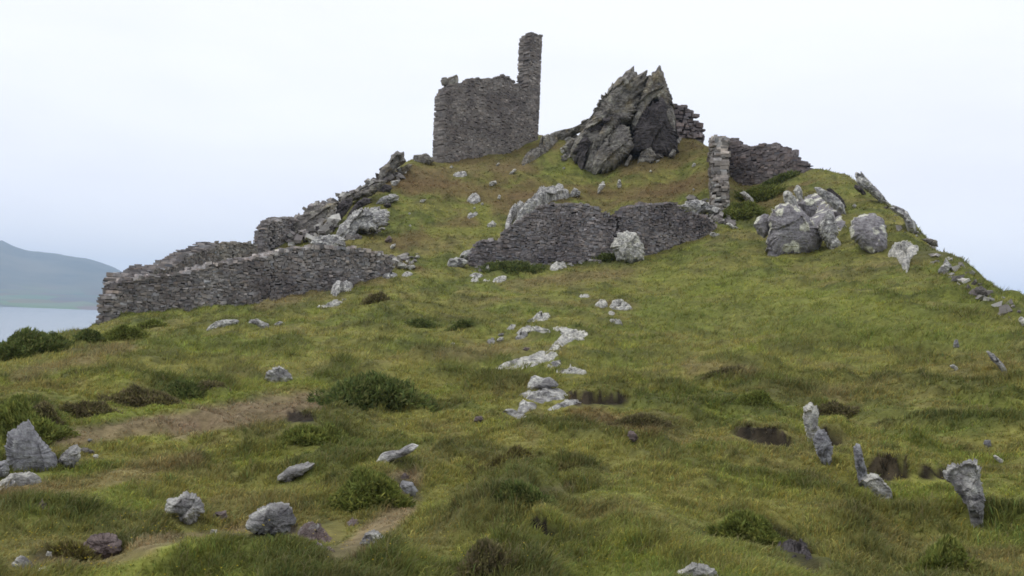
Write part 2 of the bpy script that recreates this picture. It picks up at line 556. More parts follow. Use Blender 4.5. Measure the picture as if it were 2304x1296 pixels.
def hit(uv, dmax=100.0):
    """where the line of sight through a photo pixel meets the hill"""
    th, ee = bear_elev(uv)
    ds = np.exp(np.linspace(math.log(3.2), math.log(dmax), 700))
    X, Y = ds[None] * np.sin(th)[:, None], ds[None] * np.cos(th)[:, None]
    H = gsample(HZ, X.ravel(), Y.ravel()).reshape(X.shape)
    dif = ee[:, None] * ds - H
    below = dif < 0
    k = np.where(below.any(1), below.argmax(1), np.argmin(dif / ds, 1))
    k = np.clip(k, 1, len(ds) - 1)
    r = np.arange(len(k))
    a, b = dif[r, k - 1], dif[r, k]
    t = np.where(below.any(1), np.clip(a / (a - b + 1e-12), 0, 1), 1.0)
    d = ds[k - 1] + t * (ds[k] - ds[k - 1])
    return np.stack([d * np.sin(th), d * np.cos(th), gz(d * np.sin(th), d * np.cos(th))], 1), d


# ground colours
OLIVE, GREEN, BRIGHT = np.array((.202, .194, .054)), np.array((.158, .178, .042)), np.array((.196, .216, .044))
DARK, BROWN, TAN = np.array((.062, .070, .023)), np.array((.200, .150, .080)), np.array((.235, .172, .118))
RED, PEAT = np.array((.150, .098, .050)), np.array((.030, .022, .018))
n1 = fbm(XG * .35, YG * .35, 1.5, 4)
n2 = fbm(XG * .8, YG * .8, 5.5, 4)
n3 = fbm(XG * .22, YG * .22, 7.7, 3)
n4 = fbm(XG * 2.2, YG * 2.2, 3.3, 3)
lerp = lambda A, c, wgt: A * (1 - wgt[..., None]) + c * wgt[..., None]
COL = np.broadcast_to(OLIVE, XG.shape + (3,)).copy()
COL = lerp(COL, GREEN, sstep(-.25, .35, n1))
COL = lerp(COL, BRIGHT, .7 * sstep(.12, .55, n2))
COL = lerp(COL, BROWN, .45 * sstep(.12, .6, n3))
COL = lerp(COL, np.array((.215, .195, .058)), .55 * sstep(.10, .45, -n6))
COL = lerp(COL, np.array((.155, .122, .066)), .34 * sstep(.16, .5, n7 - .5 * n6))
COL = lerp(COL, DARK, .62 * CLUMP)
COL = lerp(COL, DARK, .40 * sstep(.15, .5, n5 + .3 * n4))
COL = lerp(COL, DARK, .50 * sstep(.16, .5, fbm(XG * 1.3 + YG * .4, YG * .8, 41.0, 3)) * sstep(18, 30, DG))
upper = sstep(44, 56, DG)
COL = lerp(COL, RED, .58 * upper * sstep(-.3, .4, n3 + n2 * .5))
PAINT = [
    (TAN, .75, [(170, 985), (330, 960), (480, 935), (600, 915), (700, 903)], 62), (TAN, .6, [(400, 975), (640, 935)], 34),
    (BROWN, .6, [(0, 1110), (150, 1090), (300, 1065), (430, 1040)], 36), (TAN, .6, [(330, 1225), (430, 1205), (560, 1195)], 32),
    (TAN, .75, [(760, 1262), (840, 1195), (905, 1150), (915, 1070)], 46), (TAN, .5, [(1190, 1120), (1280, 1100)], 22),
    (RED, .65, [(900, 410), (1200, 450)], 60), (BROWN, .5, [(960, 390), (1180, 370)], 34), (RED, .6, [(900, 545), (1060, 500)], 40),
    (RED, .6, [(1340, 440), (1560, 420)], 44), (BROWN, .6, [(590, 690), (760, 640), (860, 630)], 26), (BROWN, .5, [(1150, 640), (1450, 610)], 34),
    (RED, .7, [(1320, 930), (1460, 965)], 40), (BROWN, .6, [(40, 850), (280, 780)], 34), (BROWN, .45, [(1000, 800), (1140, 780)], 40), (BROWN, .6, [(30, 1275), (330, 1240)], 40),
    (RED, .6, [(1360, 685), (1420, 690)], 30), (BRIGHT, .7, [(200, 945), (460, 905)], 26), (BRIGHT, .6, [(1080, 470), (1110, 520), (980, 520)], 26),
    (BRIGHT, .8, [(1960, 1110), (2120, 1125)], 60), (BRIGHT, .55, [(560, 870), (720, 860)], 34), (BRIGHT, .5, [(1480, 620), (2000, 700)], 70),
    (GREEN, .6, [(1500, 700), (2200, 760)], 110), (DARK, .55, [(1060, 1010), (1330, 1060)], 60), (DARK, .6, [(780, 1080), (900, 1110)], 70),
    (DARK, .55, [(1130, 1110), (1240, 1115)], 60), (DARK, .45, [(1080, 1180), (1300, 1230)], 80), (DARK, .5, [(660, 980), (780, 970)], 60),
    (DARK, .6, [(0, 930), (90, 950)], 60), (DARK, .55, [(1660, 1160), (1800, 1240)], 60), (DARK, .45, [(400, 1275), (760, 1260)], 80),
    (DARK, .5, [(1440, 945), (1540, 970)], 40), (DARK, .5, [(1690, 870), (1780, 900)], 50), (DARK, .5, [(930, 720), (1060, 730)], 36),
    (BROWN, .5, [(1560, 820), (1680, 835)], 40), (DARK, .7, [(1070, 600), (1400, 590)], 18), (DARK, .7, [(1640, 470), (1700, 500)], 34),
    (PEAT, .6, [(100, 1250), (240, 1235)], 30), (PEAT, .6, [(1745, 1195), (1790, 1235), (1830, 1275)], 30), (PEAT, .5, [(1090, 1245), (1130, 1285)], 22), (PEAT, .35, [(880, 1120), (905, 1075)], 14), (RED, .6, [(870, 590), (940, 605)], 20), (BRIGHT, .5, [(1290, 372), (1250, 395)], 20)]
BARE = np.maximum(stroke([(20, 1275), (120, 1260), (330, 1240), (420, 1215)], 46), stroke([(800, 1230), (860, 1190)], 40))
for c, wgt, pts, r in PAINT:
    s = stroke(pts, r)
    COL = lerp(COL, c, wgt * s)
    if c is TAN:
        BARE = np.maximum(BARE, s)
COL = lerp(COL, PEAT, .95 * sstep(.08, .75, SOIL))
COL = COL * (1 + SOIL[..., None] * np.clip(1.5 * perlin(XG * 7, YG * 7, 3.0)[..., None], -.5, 1.4))
COL = lerp(COL, np.array((.12, .11, .10)), sstep(-6, -16, HZ))

ni, nj = XG.shape
gi, gj = np.meshgrid(np.arange(ni), np.arange(nj - 1), indexing='ij')
g2 = (gi + 1) % ni
quads = np.stack([gi * nj + gj, gi * nj + gj + 1, g2 * nj + gj + 1, g2 * nj + gj], -1).reshape(-1, 4)
V = np.stack([XG, YG, HZ], -1).reshape(-1, 3)
V = np.vstack([V, [(0, 0, -1.6)]])
ctr = len(V) - 1
fan = np.stack([np.arange(ni) * nj, ((np.arange(ni) + 1) % ni) * nj, np.full(ni, ctr)], 1)
ccol = np.vstack([COL.reshape(-1, 3), [GREEN]])
ground = new_mesh('ground', V, fan, quads[:, ::-1], M_GROUND, ccol, smooth=True)
tag(ground, kind='structure')


# ------------------------------------------------------------------ sea, far hills, haze
def plane_disc(name, z, r, mat, seg=96):
    a = np.linspace(0, 2 * math.pi, seg, endpoint=False)
    v = np.vstack([np.stack([r * np.cos(a), r * np.sin(a), np.full(seg, z)], 1), [(0, 0, z)]])
    t = np.stack([np.arange(seg), (np.arange(seg) + 1) % seg, np.full(seg, seg)], 1)
    return new_mesh(name, v, t, None, mat)


m, t, b = mat_base('sea_water')
b.inputs['Base Color'].default_value = (.20, .24, .28, 1)
b.inputs['Roughness'].default_value = 0.22
b.inputs['Specular IOR Level'].default_value = 0.5
pos = t.nodes.new('ShaderNodeNewGeometry').outputs['Position']
bp = t.nodes.new('ShaderNodeBump')
bp.inputs['Strength'].default_value = 0.10
bp.inputs['Distance'].default_value = 0.5
t.links.new(noise(t, pos, 0.25, 5, .6), bp.inputs['Height'])
t.links.new(bp.outputs[0], b.inputs['Normal'])
tag(plane_disc('sea', -27.0, 6000.0, m), kind='structure')

m, t, b = mat_base('far_hillside')
pos = t.nodes.new('ShaderNodeNewGeometry').outputs['Position']
f1 = ramp(t, noise(t, pos, 0.004, 6, .6), .38, .62, (.045, .065, .045, 1), (.14, .135, .085, 1))
sepz = t.nodes.new('ShaderNodeSeparateXYZ')
t.links.new(pos, sepz.inputs[0])
mrz = t.nodes.new('ShaderNodeMapRange')
mrz.inputs['From Min'].default_value, mrz.inputs['From Max'].default_value = -20, 45
t.links.new(sepz.outputs['Z'], mrz.inputs['Value'])
vor = nnode(t, 'ShaderNodeTexVoronoi', Scale=0.010)
t.links.new(pos, vor.inputs['Vector'])
fields = mixc(t, .6, (.17, .20, .08, 1), vor.outputs['Color'], 'MULTIPLY')
t.links.new(mixc(t, mrz.outputs[0], fields, f1), b.inputs['Base Color'])
hb = np.linspace(-0.62, 0.05, 160)
hd = np.linspace(2420, 5700, 60)
HB, HD = np.meshgrid(hb, hd, indexing='ij')
hu = CU + F * np.tan(hb)
ridge = np.interp(hu, [-700, -500, -300, -120, 0, 60, 120, 190, 250, 285, 400, 520], [150, 180, 205, 222, 216, 180, 171, 166, 130, 104, 36, 0])
prof = np.interp(hd, [2420, 2470, 2900, 4200, 5700], [-34, -24, 4, 1000, -200])
shore = 60 * perlin(hb * 14, 0.3)
HH = np.where(prof[None, :] < 4, prof[None, :], 0) * 1.0
f2 = np.clip((HD - shore[:, None] - 2900) / 1300, 0, 1)
bk = np.clip((HD - 4200) / 1500, 0, 1)
HH = np.interp(HD - shore[:, None], [2420, 2480, 2900], [-36, -24, 6]) + (ridge[:, None] - 6) * sstep(0, 1, f2) * (1 - .9 * bk)
HH += 9 * fbm(HB * 40, HD * .003, 1.0, 4) * sstep(0.05, .8, f2) * (ridge[:, None] / 200)
Vh = np.stack([HD * np.tan(HB), HD, HH], -1).reshape(-1, 3)
a_, b_ = np.meshgrid(np.arange(159), np.arange(59), indexing='ij')
qh = np.stack([a_ * 60 + b_, (a_ + 1) * 60 + b_, (a_ + 1) * 60 + b_ + 1, a_ * 60 + b_ + 1], -1).reshape(-1, 4)
tag(new_mesh('hills', Vh, None, qh, m, smooth=True), kind='structure')

hz = bpy.data.materials.new('sea_haze')
hz.use_nodes = True
hz.node_tree.nodes.clear()
vo = hz.node_tree.nodes.new('ShaderNodeVolumePrincipled')
vo.inputs['Color'].default_value = (.60, .765, 1.0, 1)
vo.inputs['Density'].default_value = 0.00020
ho = hz.node_tree.nodes.new('ShaderNodeOutputMaterial')
hz.node_tree.links.new(vo.outputs[0], ho.inputs['Volume'])
bx = [(-6500, -6500), (6500, -6500), (6500, 6500), (-6500, 6500)]
vb = [(x, y, z) for z in (-37.5, 245) for x, y in bx]
haze = new_mesh('haze', vb, None, [(3, 2, 1, 0), (4, 5, 6, 7), (0, 1, 5, 4), (1, 2, 6, 5), (2, 3, 7, 6), (3, 0, 4, 7)], hz)
tag(haze, kind='stuff')


# ------------------------------------------------------------------ rocks
def resample(poly, phis, c):
    out = np.full(len(phis), 0.0)
    for i, p in enumerate(phis):
        dx, dy = math.cos(p), math.sin(p)
        best = 0.0
        for a, b in zip(poly, np.roll(poly, -1, 0)):
            ex, ey = b - a
            den = dx * ey - dy * ex
            if abs(den) < 1e-12:
                continue
            tt = ((a[0] - c[0]) * ey - (a[1] - c[1]) * ex) / den
            ss = ((a[0] - c[0]) * dy - (a[1] - c[1]) * dx) / den
            if tt > 0 and -1e-6 <= ss <= 1 + 1e-6:
                best = max(best, tt)
        out[i] = best
    return out


def facet(q, k, amp, strata, seed, an=(.5, 1.0, 1.9)):
    """offset field broken into flat tilted cells, long along the cleavage"""
    r = np.random.default_rng(seed)
    ca, sa = math.cos(strata), math.sin(strata)
    M = np.array([[ca, 0, sa], [0, 1, 0], [-sa, 0, ca]])
    qq = q @ M.T * np.array(an)
    lo, hi = qq.min(0), qq.max(0)
    s = lo + r.random((k, 3)) * (hi - lo)
    d2 = ((qq[:, None] - s[None]) ** 2).sum(2)
    i = d2.argmin(1)
    sl = r.normal(size=(k, 3)) * .35
    return amp * (r.normal(size=k)[i] * .55 + ((qq - s[i]) * sl[i]).sum(1))


SEED = [100]
ROCKS = []


def rock(zoom, pts, label, name='rock', cat='rock', group=None, mode='stand', d=None, T=.45, mat=None, lean=.12, amp=.14, an=None,
         k=14, strata=.8, parent=None, h=None, res=None, p=2.6, fine=1.0):
    SEED[0] += 1
    poly = px(zoom, pts)
    if poly[:, 1].mean() > 1085 and np.ptp(poly[:, 0]) < 95:      # near stones stand clear of the grass
        poly = poly.mean(0) + (poly - poly.mean(0)) * 1.3 - np.array((0, 6))
    an = an or ((.5, 1.0, 1.9) if mat in (M_CRAG, M_CRAGD) else (.85, 1.0, 1.3))
    x, y = poly[:, 0], poly[:, 1]
    x2, y2 = np.roll(x, -1), np.roll(y, -1)
    cr_ = x * y2 - x2 * y
    A = cr_.sum() / 2
    if abs(A) > 1:
        c = np.array([((x + x2) * cr_).sum() / (6 * A), ((y + y2) * cr_).sum() / (6 * A)])
    else:
        c = poly.mean(0)
    span = np.ptp(poly, 0)
    nph = res or int(np.clip(max(span) * .8, 24, 130))
    nt_ = max(7, nph // 4)
    phis = np.linspace(0, 2 * math.pi, nph, endpoint=False)
    rr = resample(poly, phis, c)
    rr = rr * (1 + .05 * np.random.default_rng(SEED[0]).normal(size=nph) * min(1, amp / .08))
    lat = np.linspace(-math.pi / 2, math.pi / 2, 2 * nt_ + 1)[1:-1]
    if mode == 'stand':
        if d is None:
            low = poly[np.argsort(-poly[:, 1])[:3]]
            foot, dd = hit([(low[:, 0].mean(), poly[:, 1].max() - .06 * span[1])])
            d = float(dd[0])
        th, ee = bear_elev([c])
        P = np.array([d * math.sin(th[0]), d * math.cos(th[0])])
        nrm = P / d
        tq = np.cos(lat)
        uv = c + (tq[:, None] * rr)[..., None] * np.stack([np.cos(phis), np.sin(phis)], -1)
        D = dirs(uv.reshape(-1, 2))
        k_ = d / (D[:, :2] @ nrm)
        Q = D * k_[:, None]
        size = float(np.sqrt(span[0] * span[1]) * d / F)
        half = T * size
        dep = half * np.sign(np.sin(lat)) * (1 - tq ** p) ** (1 / p)
        dep = np.repeat(dep, nph)
        cz = d * ee[0]
        back = lean * (Q[:, 2] - cz)
        Q[:, :2] += nrm * (dep + back)[:, None]
        q = (Q - np.array([P[0], P[1], cz])) / size
        outw = q / (np.linalg.norm(q, axis=1)[:, None] + 1e-6)
        f = facet(q * 2.2, k, amp * size, strata, SEED[0], an) + .5 * amp * size * fbm(q[:, 0] * 5 + SEED[0], q[:, 1] * 5, q[:, 2] * 5, 4, .6)
        tt = np.repeat(tq, nph)
        depthdir = np.zeros_like(Q)
        depthdir[:, :2] = nrm * np.sign(dep)[:, None]
        Q += depthdir * (f * (1 - tt ** 4))[:, None] + outw * (.22 * f * tt)[:, None]
        # foot goes into the turf
        zf = Q[:, 2].min()
        low_ = sstep(.30, .0, (Q[:, 2] - zf) / (np.ptp(Q[:, 2]) + 1e-6))
        Q[:, 2] -= low_ * .14 * size
        polef = np.array([[P[0] - nrm[0] * half, P[1] - nrm[1] * half, cz], [P[0] + nrm[0] * half, P[1] + nrm[1] * half, cz]])
    else:
        lat = lat[lat <= 0.0]
        tq = np.cos(lat)[::-1]            # rim first
        lat = lat[::-1]
        c3, dc = hit([c])
        dc = float(dc[0])
        h = h if h is not None else max(.05, .26 * span[1] * dc / F * 1.4)
        uv = c + (tq[:, None] * rr)[..., None] * np.stack([np.cos(phis), np.sin(phis)], -1)
        # outline follows the turf, shifted down so that the raised slab shows where the photo has it
        uv = uv.reshape(-1, 2) + np.array([0, h * F / dc * .45])
        Q, _ = hit(uv)
        lim = np.hypot(*Q[:, :2].T)
        size = float(span[0] * dc / F)
        tt = np.repeat(tq, nph)
        q = (Q - c3[0]) / size
        zz = h * (1 - tt ** p) ** (1 / p)
        f = facet(q * 2.0, k, amp * size, strata, SEED[0], an) + .5 * amp * size * fbm(q[:, 0] * 7 + SEED[0], q[:, 1] * 7, q[:, 2] * 7, 4, .6)
        f = np.clip(f, -.6 * h, .8 * h)
        Q[:, 2] += zz + f * (1 - tt ** 6) - .03
        rim = Q[:nph].copy()
        rim[:, 2] -= .35
        Q = np.vstack([rim, Q])
        polef = np.array([[c3[0][0], c3[0][1], Q[-nph:, 2].mean()], [c3[0][0], c3[0][1], rim[:, 2].mean()]])
    nl = len(Q) // nph
    a, bb = np.meshgrid(np.arange(nl - 1), np.arange(nph), indexing='ij')
    b2 = (bb + 1) % nph
    qd = np.stack([a * nph + bb, a * nph + b2, (a + 1) * nph + b2, (a + 1) * nph + bb], -1).reshape(-1, 4)
    tr = []
    n0 = len(Q)
    if mode == 'stand':
        polef[0] = Q[:nph].mean(0)
        polef[1] = Q[-nph:].mean(0)
        Q = np.vstack([Q, polef])
        ar = np.arange(nph)
        tr = np.vstack([np.stack([(ar + 1) % nph, ar, np.full(nph, n0)], 1),
                        np.stack([(nl - 1) * nph + ar, (nl - 1) * nph + (ar + 1) % nph, np.full(nph, n0 + 1)], 1)])
    else:
        Q = np.vstack([Q, polef])
        ar = np.arange(nph)
        tr = np.vstack([np.stack([(nl - 1) * nph + ar, (nl - 1) * nph + (ar + 1) % nph, np.full(nph, n0)], 1),
                        np.stack([(ar + 1) % nph, ar, np.full(nph, n0 + 1)], 1)])
    o = new_mesh(name, Q, tr, qd, mat or M_ROCK, parent=None)
    ROCKS.append((Q[:, 0].mean(), Q[:, 1].mean(), .5 * np.ptp(Q[:, 0]), .5 * np.ptp(Q[:, 1])))
    recenter(o)
    if parent:
        mw = o.location.copy()
        o.parent = parent
        o.location = mw - parent.location
        if label:
            o['label'] = label
    else:
        tag(o, label, cat, group)
    return o


def empty(name, loc, label, cat, group=None):
    o = bpy.data.objects.new(name, None)
    o.empty_display_size = .5
    C.objects.link(o)
    o.location = loc
    return tag(o, label, cat, group)


# the great crag on the summit
foot, dd = hit([(1400, 378)])
crag = empty('rock_crag', [float(a) for a in foot[0]], 'tall jagged slate crag with two points on top, beside the ruined tower', 'rock')
DC = float(dd[0])
rock(11, [(330, 1200), (230, 1190), (150, 1010), (190, 860), (330, 690), (400, 560), (470, 420), (560, 310), (640, 205), (700, 185), (735, 165),
          (765, 100), (790, 80), (822, 82), (850, 150), (870, 165), (900, 125), (950, 122), (985, 185), (960, 330), (900, 520), (830, 700), (700, 760), (520, 960)], None, 'rock_slab', d=DC + 2.4, T=.34, mat=M_CRAG, amp=.085, k=26, strata=.95, parent=crag, lean=.10, p=3.2)
rock(11, [(900, 420), (985, 190), (1030, 130), (1080, 75), (1098, 58), (1134, 60), (1160, 140), (1190, 220), (1240, 400), (1270, 500), (1300, 700), (1270, 780),
          (1170, 560), (1130, 430), (1010, 470), (900, 590), (800, 760), (800, 640)], None, 'rock_slab', d=DC + 1.7, T=.38, mat=M_CRAG, amp=.08, k=16, strata=.95, parent=crag, lean=.05, p=3.0)
rock(11, [(820, 760), (930, 560), (1040, 460), (1160, 430), (1240, 600), (1310, 800), (1340, 980), (1150, 1000), (900, 990), (780, 960)], 'dark lower face of the crag, stain and painted-in shade', 'rock_slab', d=DC + 1.35, T=.34, mat=M_CRAGD, amp=.10, k=22, strata=.95, parent=crag, lean=-.12, p=3.2)
rock(11, [(690, 690), (740, 690), (790, 800), (820, 960), (740, 1050), (600, 1160), (420, 1200), (330, 1190), (400, 1020), (520, 850)], None, 'rock_slab', d=DC + .7, T=.30, mat=M_CRAG, amp=.08, k=12, strata=.9, parent=crag, p=3.0)
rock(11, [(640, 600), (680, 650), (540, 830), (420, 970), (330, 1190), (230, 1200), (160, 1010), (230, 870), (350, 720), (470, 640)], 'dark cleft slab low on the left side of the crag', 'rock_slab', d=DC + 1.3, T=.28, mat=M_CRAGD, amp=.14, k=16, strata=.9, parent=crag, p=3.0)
rock(11, [(900, 1020), (1020, 940), (1080, 1050), (1040, 1110), (860, 1130)], None, 'rock_slab', d=DC + .5, T=.35, mat=M_CRAG, amp=.12, parent=crag, k=8)
rock(11, [(1210, 1060), (1260, 975), (1305, 990), (1290, 1050)], None, 'rock_slab', d=DC + .5, T=.4, mat=M_CRAG, amp=.12, parent=crag, k=6)
rock(11, [(720, 1150), (800, 1010), (810, 1060), (760, 1160)], None, 'rock_slab', d=DC + .2, T=.4, mat=M_CRAG, amp=.12, parent=crag, k=6)

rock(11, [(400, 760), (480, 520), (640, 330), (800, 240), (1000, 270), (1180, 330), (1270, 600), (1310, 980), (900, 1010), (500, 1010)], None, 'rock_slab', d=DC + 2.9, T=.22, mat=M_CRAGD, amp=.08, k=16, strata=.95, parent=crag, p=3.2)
R = rock
# slopes below the tower
R(9, [(830, 1230), (900, 1170), (1000, 1110), (1090, 1010), (1215, 945), (1200, 1010), (1100, 1110), (1000, 1170), (880, 1232)],
  'low dark slate rib running up from the tower foot towards the crag', 'rock_outcrop', 'rock', mat=M_CRAG, mode='lie', h=.5, k=12)
R(11, [(-190, 870), (-150, 815), (0, 778), (110, 755), (240, 700), (300, 640), (400, 610), (380, 720), (200, 800), (60, 860)],
  'low dark rock ridge on the skyline between the tower and the crag', 'rock_outcrop', 'rock', mat=M_CRAG, T=.3, lean=.4, k=16)
R(11, [(20, 960), (110, 870), (150, 830), (160, 900), (140, 1040), (60, 1010)], 'pale broken slab at the left foot of the tall crag', mat=M_CRAG, d=None)
R(11, [(240, 660), (300, 640), (370, 620), (390, 660), (260, 720), (235, 700)], 'small dark rock on the skyline at the left edge of the crag', mat=M_CRAG, d=73)
R(1, [(360, 1000), (400, 983), (462, 1000), (450, 1017), (370, 1017)], 'flat grey stone lying just below the tower, larger than the stones round it', mat=M_ROCK, mode='lie', h=.16)
R(1, [(604, 1078), (612, 1062), (655, 1048), (662, 1070), (625, 1088)], 'bright white stone on the slope below the middle of the tower', mat=M_PALE)
R(1, [(740, 1006), (780, 968), (802, 975), (765, 1007)], 'small white stone on the slope below the turret of the tower', mat=M_PALE)
SM = 'small stones scattered on the upper slope'
tiny = [(1, [(652, 948), (668, 928), (684, 930), (668, 950)]), (1, [(335, 960), (350, 945), (366, 955), (350, 966)]), (1, [(128, 1195), (150, 1178), (182, 1178), (160, 1198)]),
        (1, [(548, 1210), (560, 1198), (575, 1208), (562, 1218)]), (1, [(664, 1170), (672, 1145), (690, 1150), (684, 1178)]), (4, [(612, 296), (628, 288), (634, 298), (618, 302)]),
        (4, [(218, 404), (228, 396), (236, 406), (226, 412)]), (4, [(215, 330), (225, 322), (232, 332), (222, 337)]), (1, [(1740, 918), (1775, 905), (1772, 918), (1748, 926)]),
        (1, [(1700, 985), (1712, 975), (1720, 988), (1708, 994)]), (1, [(1105, 965), (1125, 955), (1128, 968), (1112, 972)]), (4, [(1970, 182), (1978, 174), (1986, 184), (1976, 190)])]
for z_, p_ in tiny:
    R(z_, p_, 'tiny pale stone dotting the grass of the upper slope', 'stone', 'stone', SM, mat=M_PALE, res=18)
R(1, [(1340, 1142), (1360, 1075), (1385, 1048), (1402, 1080), (1378, 1118)], 'upright white stone on the slope below the crag, the taller of a pair', mat=M_PALE, T=.4)
R(1, [(1478, 1090), (1490, 1040), (1505, 1042), (1512, 1088), (1495, 1100)], 'upright white stone on the slope below the crag, the smaller of a pair', mat=M_PALE, T=.4)
R(1, [(1990, 955), (1998, 932), (2018, 930), (2022, 955)], 'yellowish stone in the grass just left of the upper wall end', 'stone', 'stone', mat=M_PALE, res=20)
R(1, [(455, 1180), (470, 1150), (510, 1130), (545, 1150), (550, 1180), (500, 1195)], 'low dull grey rock in the grass below the white stone', mat=M_ROCK, mode='lie', h=.3)
R(4, [(800, 412), (840, 325), (880, 275), (933, 240), (940, 262), (900, 300), (860, 355), (835, 415)], 'pale fin of rock at the lower left of the diagonal outcrop', mat=M_ROCK, mode='lie', h=.5)
R(4, [(835, 418), (900, 350), (985, 255), (1020, 185), (1050, 165), (1100, 180), (1165, 143), (1192, 165), (1215, 208), (1120, 215), (1060, 252), (1020, 302), (930, 368), (870, 405)],
  'long diagonal white outcrop above the ruined wall in mid slope', 'rock_outcrop', 'rock', mat=M_ROCK, mode='lie', h=.55, k=24, amp=.09)
R(4, [(1212, 212), (1240, 168), (1280, 198), (1275, 222), (1225, 228)], 'grey rock at the right tip of the diagonal outcrop', mat=M_ROCK)
R(4, [(698, 402), (738, 372), (762, 395), (752, 412), (710, 417)], 'pinkish white stone left of the diagonal outcrop', mat=M_PALE)
R(4, [(568, 345), (640, 322), (648, 332), (595, 354)], 'thin grey slab lying in the grass left of the diagonal outcrop', mat=M_ROCK, mode='lie', h=.14)
R(4, [(100, 540), (115, 520), (140, 515), (135, 535), (115, 547)], 'small white stone in the grass above the wall gap', 'stone', 'stone', mat=M_PALE, res=20)
R(10, [(1450, 950), (1500, 890), (1530, 930), (1520, 965)], 'small rusty rock just above the white stone over the wall gap', mat=M_BROWN, res=22)
R(10, [(1800, 552), (1840, 530), (1870, 530), (1850, 555)], 'small slanting stone on the slope right of the left ridge', 'stone', 'stone', mat=M_PALE, res=20)

# the left ridge
R(10, [(1410, 330), (1405, 230), (1440, 200), (1500, 150), (1520, 80), (1580, 45), (1640, 45), (1660, 110), (1670, 150), (1600, 200), (1560, 260), (1480, 320)],
  'dark rock knob standing on the left skyline below the tower', mat=M_CRAG, T=.5, k=16, amp=.14)
R(10, [(1590, 260), (1620, 215), (1700, 170), (1740, 185), (1700, 230), (1640, 265)], 'grey ledge of rock to the right of the skyline knob', mat=M_CRAG, T=.4)
R(10, [(1740, 125), (1742, 85), (1770, 90), (1830, 80), (1870, 65), (1900, 90), (1940, 150), (1880, 175), (1760, 180)], 'row of low dark rock on the skyline next to the tower', 'rock_outcrop', 'rock', mat=M_CRAG, T=.5)
R(10, [(1385, 450), (1400, 400), (1450, 375), (1520, 385), (1540, 420), (1500, 455), (1430, 462)], 'dark hollow rock under the skyline knob', mat=M_CRAGD)
R(10, [(1515, 350), (1560, 340), (1610, 330), (1600, 370), (1550, 395), (1520, 380)], 'yellow lichened stone beside the dark hollow rock', mat=M_PALE, res=24)
R(10, [(1360, 570), (1400, 520), (1470, 490), (1560, 480), (1600, 500), (1590, 545), (1520, 560), (1440, 570)], 'flat grey ledge above the smooth rock bulge on the left ridge', mat=M_ROCK, T=.4)
R(10, [(1440, 590), (1480, 565), (1530, 570), (1520, 600), (1470, 612)], 'dark stone wedged under the flat grey ledge', 'stone', 'stone', mat=M_CRAGD, res=22)
R(10, [(950, 870), (1010, 790), (1090, 700), (1180, 640), (1250, 610), (1350, 600), (1440, 605), (1500, 640), (1490, 720), (1480, 800), (1380, 840), (1290, 850), (1200, 830), (1130, 880), (1040, 890)],
  'large smooth pale rock bulge on the left ridge', 'rock_outcrop', 'rock', mat=M_ROCK, T=.3, k=18, amp=.08, lean=.5)
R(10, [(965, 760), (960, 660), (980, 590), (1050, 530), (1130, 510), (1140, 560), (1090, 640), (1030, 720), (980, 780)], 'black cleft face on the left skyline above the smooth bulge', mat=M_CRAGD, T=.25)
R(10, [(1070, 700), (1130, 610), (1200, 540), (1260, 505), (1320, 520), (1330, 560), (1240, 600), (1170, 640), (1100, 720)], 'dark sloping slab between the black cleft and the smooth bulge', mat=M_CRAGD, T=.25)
R(10, [(700, 970), (760, 900), (880, 880), (1000, 890), (1060, 930), (1060, 1000), (960, 1030), (800, 1020)], 'grey rubble apron below the smooth bulge behind the long wall', 'rock_outcrop', 'rock', mat=M_ROCK, T=.3, amp=.12, k=22, lean=.4)
R(10, [(750, 840), (760, 800), (840, 790), (950, 800), (950, 850), (860, 870)], 'dark tumbled stone above the grey rubble apron', mat=M_CRAGD, T=.4)

# gap between walls and the grass below
R(4, [(203, 665), (215, 648), (258, 648), (258, 668), (230, 675)], 'white block in the wall gap, right of the long wall', mat=M_PALE, res=24)
R(4, [(218, 640), (225, 622), (250, 625), (250, 640)], 'small white stone on top of the white block in the wall gap', 'stone', 'stone', mat=M_PALE, res=18)
R(4, [(255, 603), (265, 586), (288, 590), (285, 605)], 'white stone highest in the wall gap', 'stone', 'stone', mat=M_PALE, res=18)
R(4, [(168, 708), (190, 690), (240, 690), (250, 702), (200, 714)], 'flat pale stone below the white block in the wall gap', mat=M_PALE, mode='lie', h=.1, res=24)
R(4, [(55, 715), (90, 695), (150, 692), (150, 710), (90, 725)], 'flat grey slab at the right foot of the long wall', mat=M_ROCK, mode='lie', h=.14)
R(3, [(1580, 945), (1610, 910), (1680, 905), (1730, 898), (1710, 925), (1640, 935), (1620, 960)], 'grey slab in the turf just below the right half of the long wall', mat=M_ROCK, mode='lie', h=.22)
R(3, [(1480, 1050), (1520, 1020), (1600, 1010), (1660, 1000), (1640, 1025), (1540, 1040)], 'thin pale ledge in the grass left of the dark round bush', mat=M_PALE, mode='lie', h=.1)
R(3, [(1655, 1000), (1660, 988), (1685, 990), (1680, 1003)], 'small white stone above the thin pale ledge', 'stone', 'stone', mat=M_PALE, res=18)
R(3, [(790, 1190), (800, 1170), (860, 1135), (930, 1118), (1000, 1122), (1000, 1145), (940, 1165), (860, 1185)], 'low humped grey rock in the grass below the long wall', mat=M_ROCK, T=.5, k=10)
R(3, [(1060, 1145), (1080, 1120), (1120, 1115), (1170, 1140), (1200, 1150), (1190, 1185), (1150, 1175), (1100, 1150)], 'dark grey rock right of the humped rock below the long wall', mat=M_ROCK, T=.45, k=10)
R(3, [(1210, 1160), (1240, 1140), (1270, 1128), (1284, 1140), (1250, 1165)], 'small pale tilted stone at the end of the rock row below the long wall', 'stone', 'stone', mat=M_PALE, res=22)
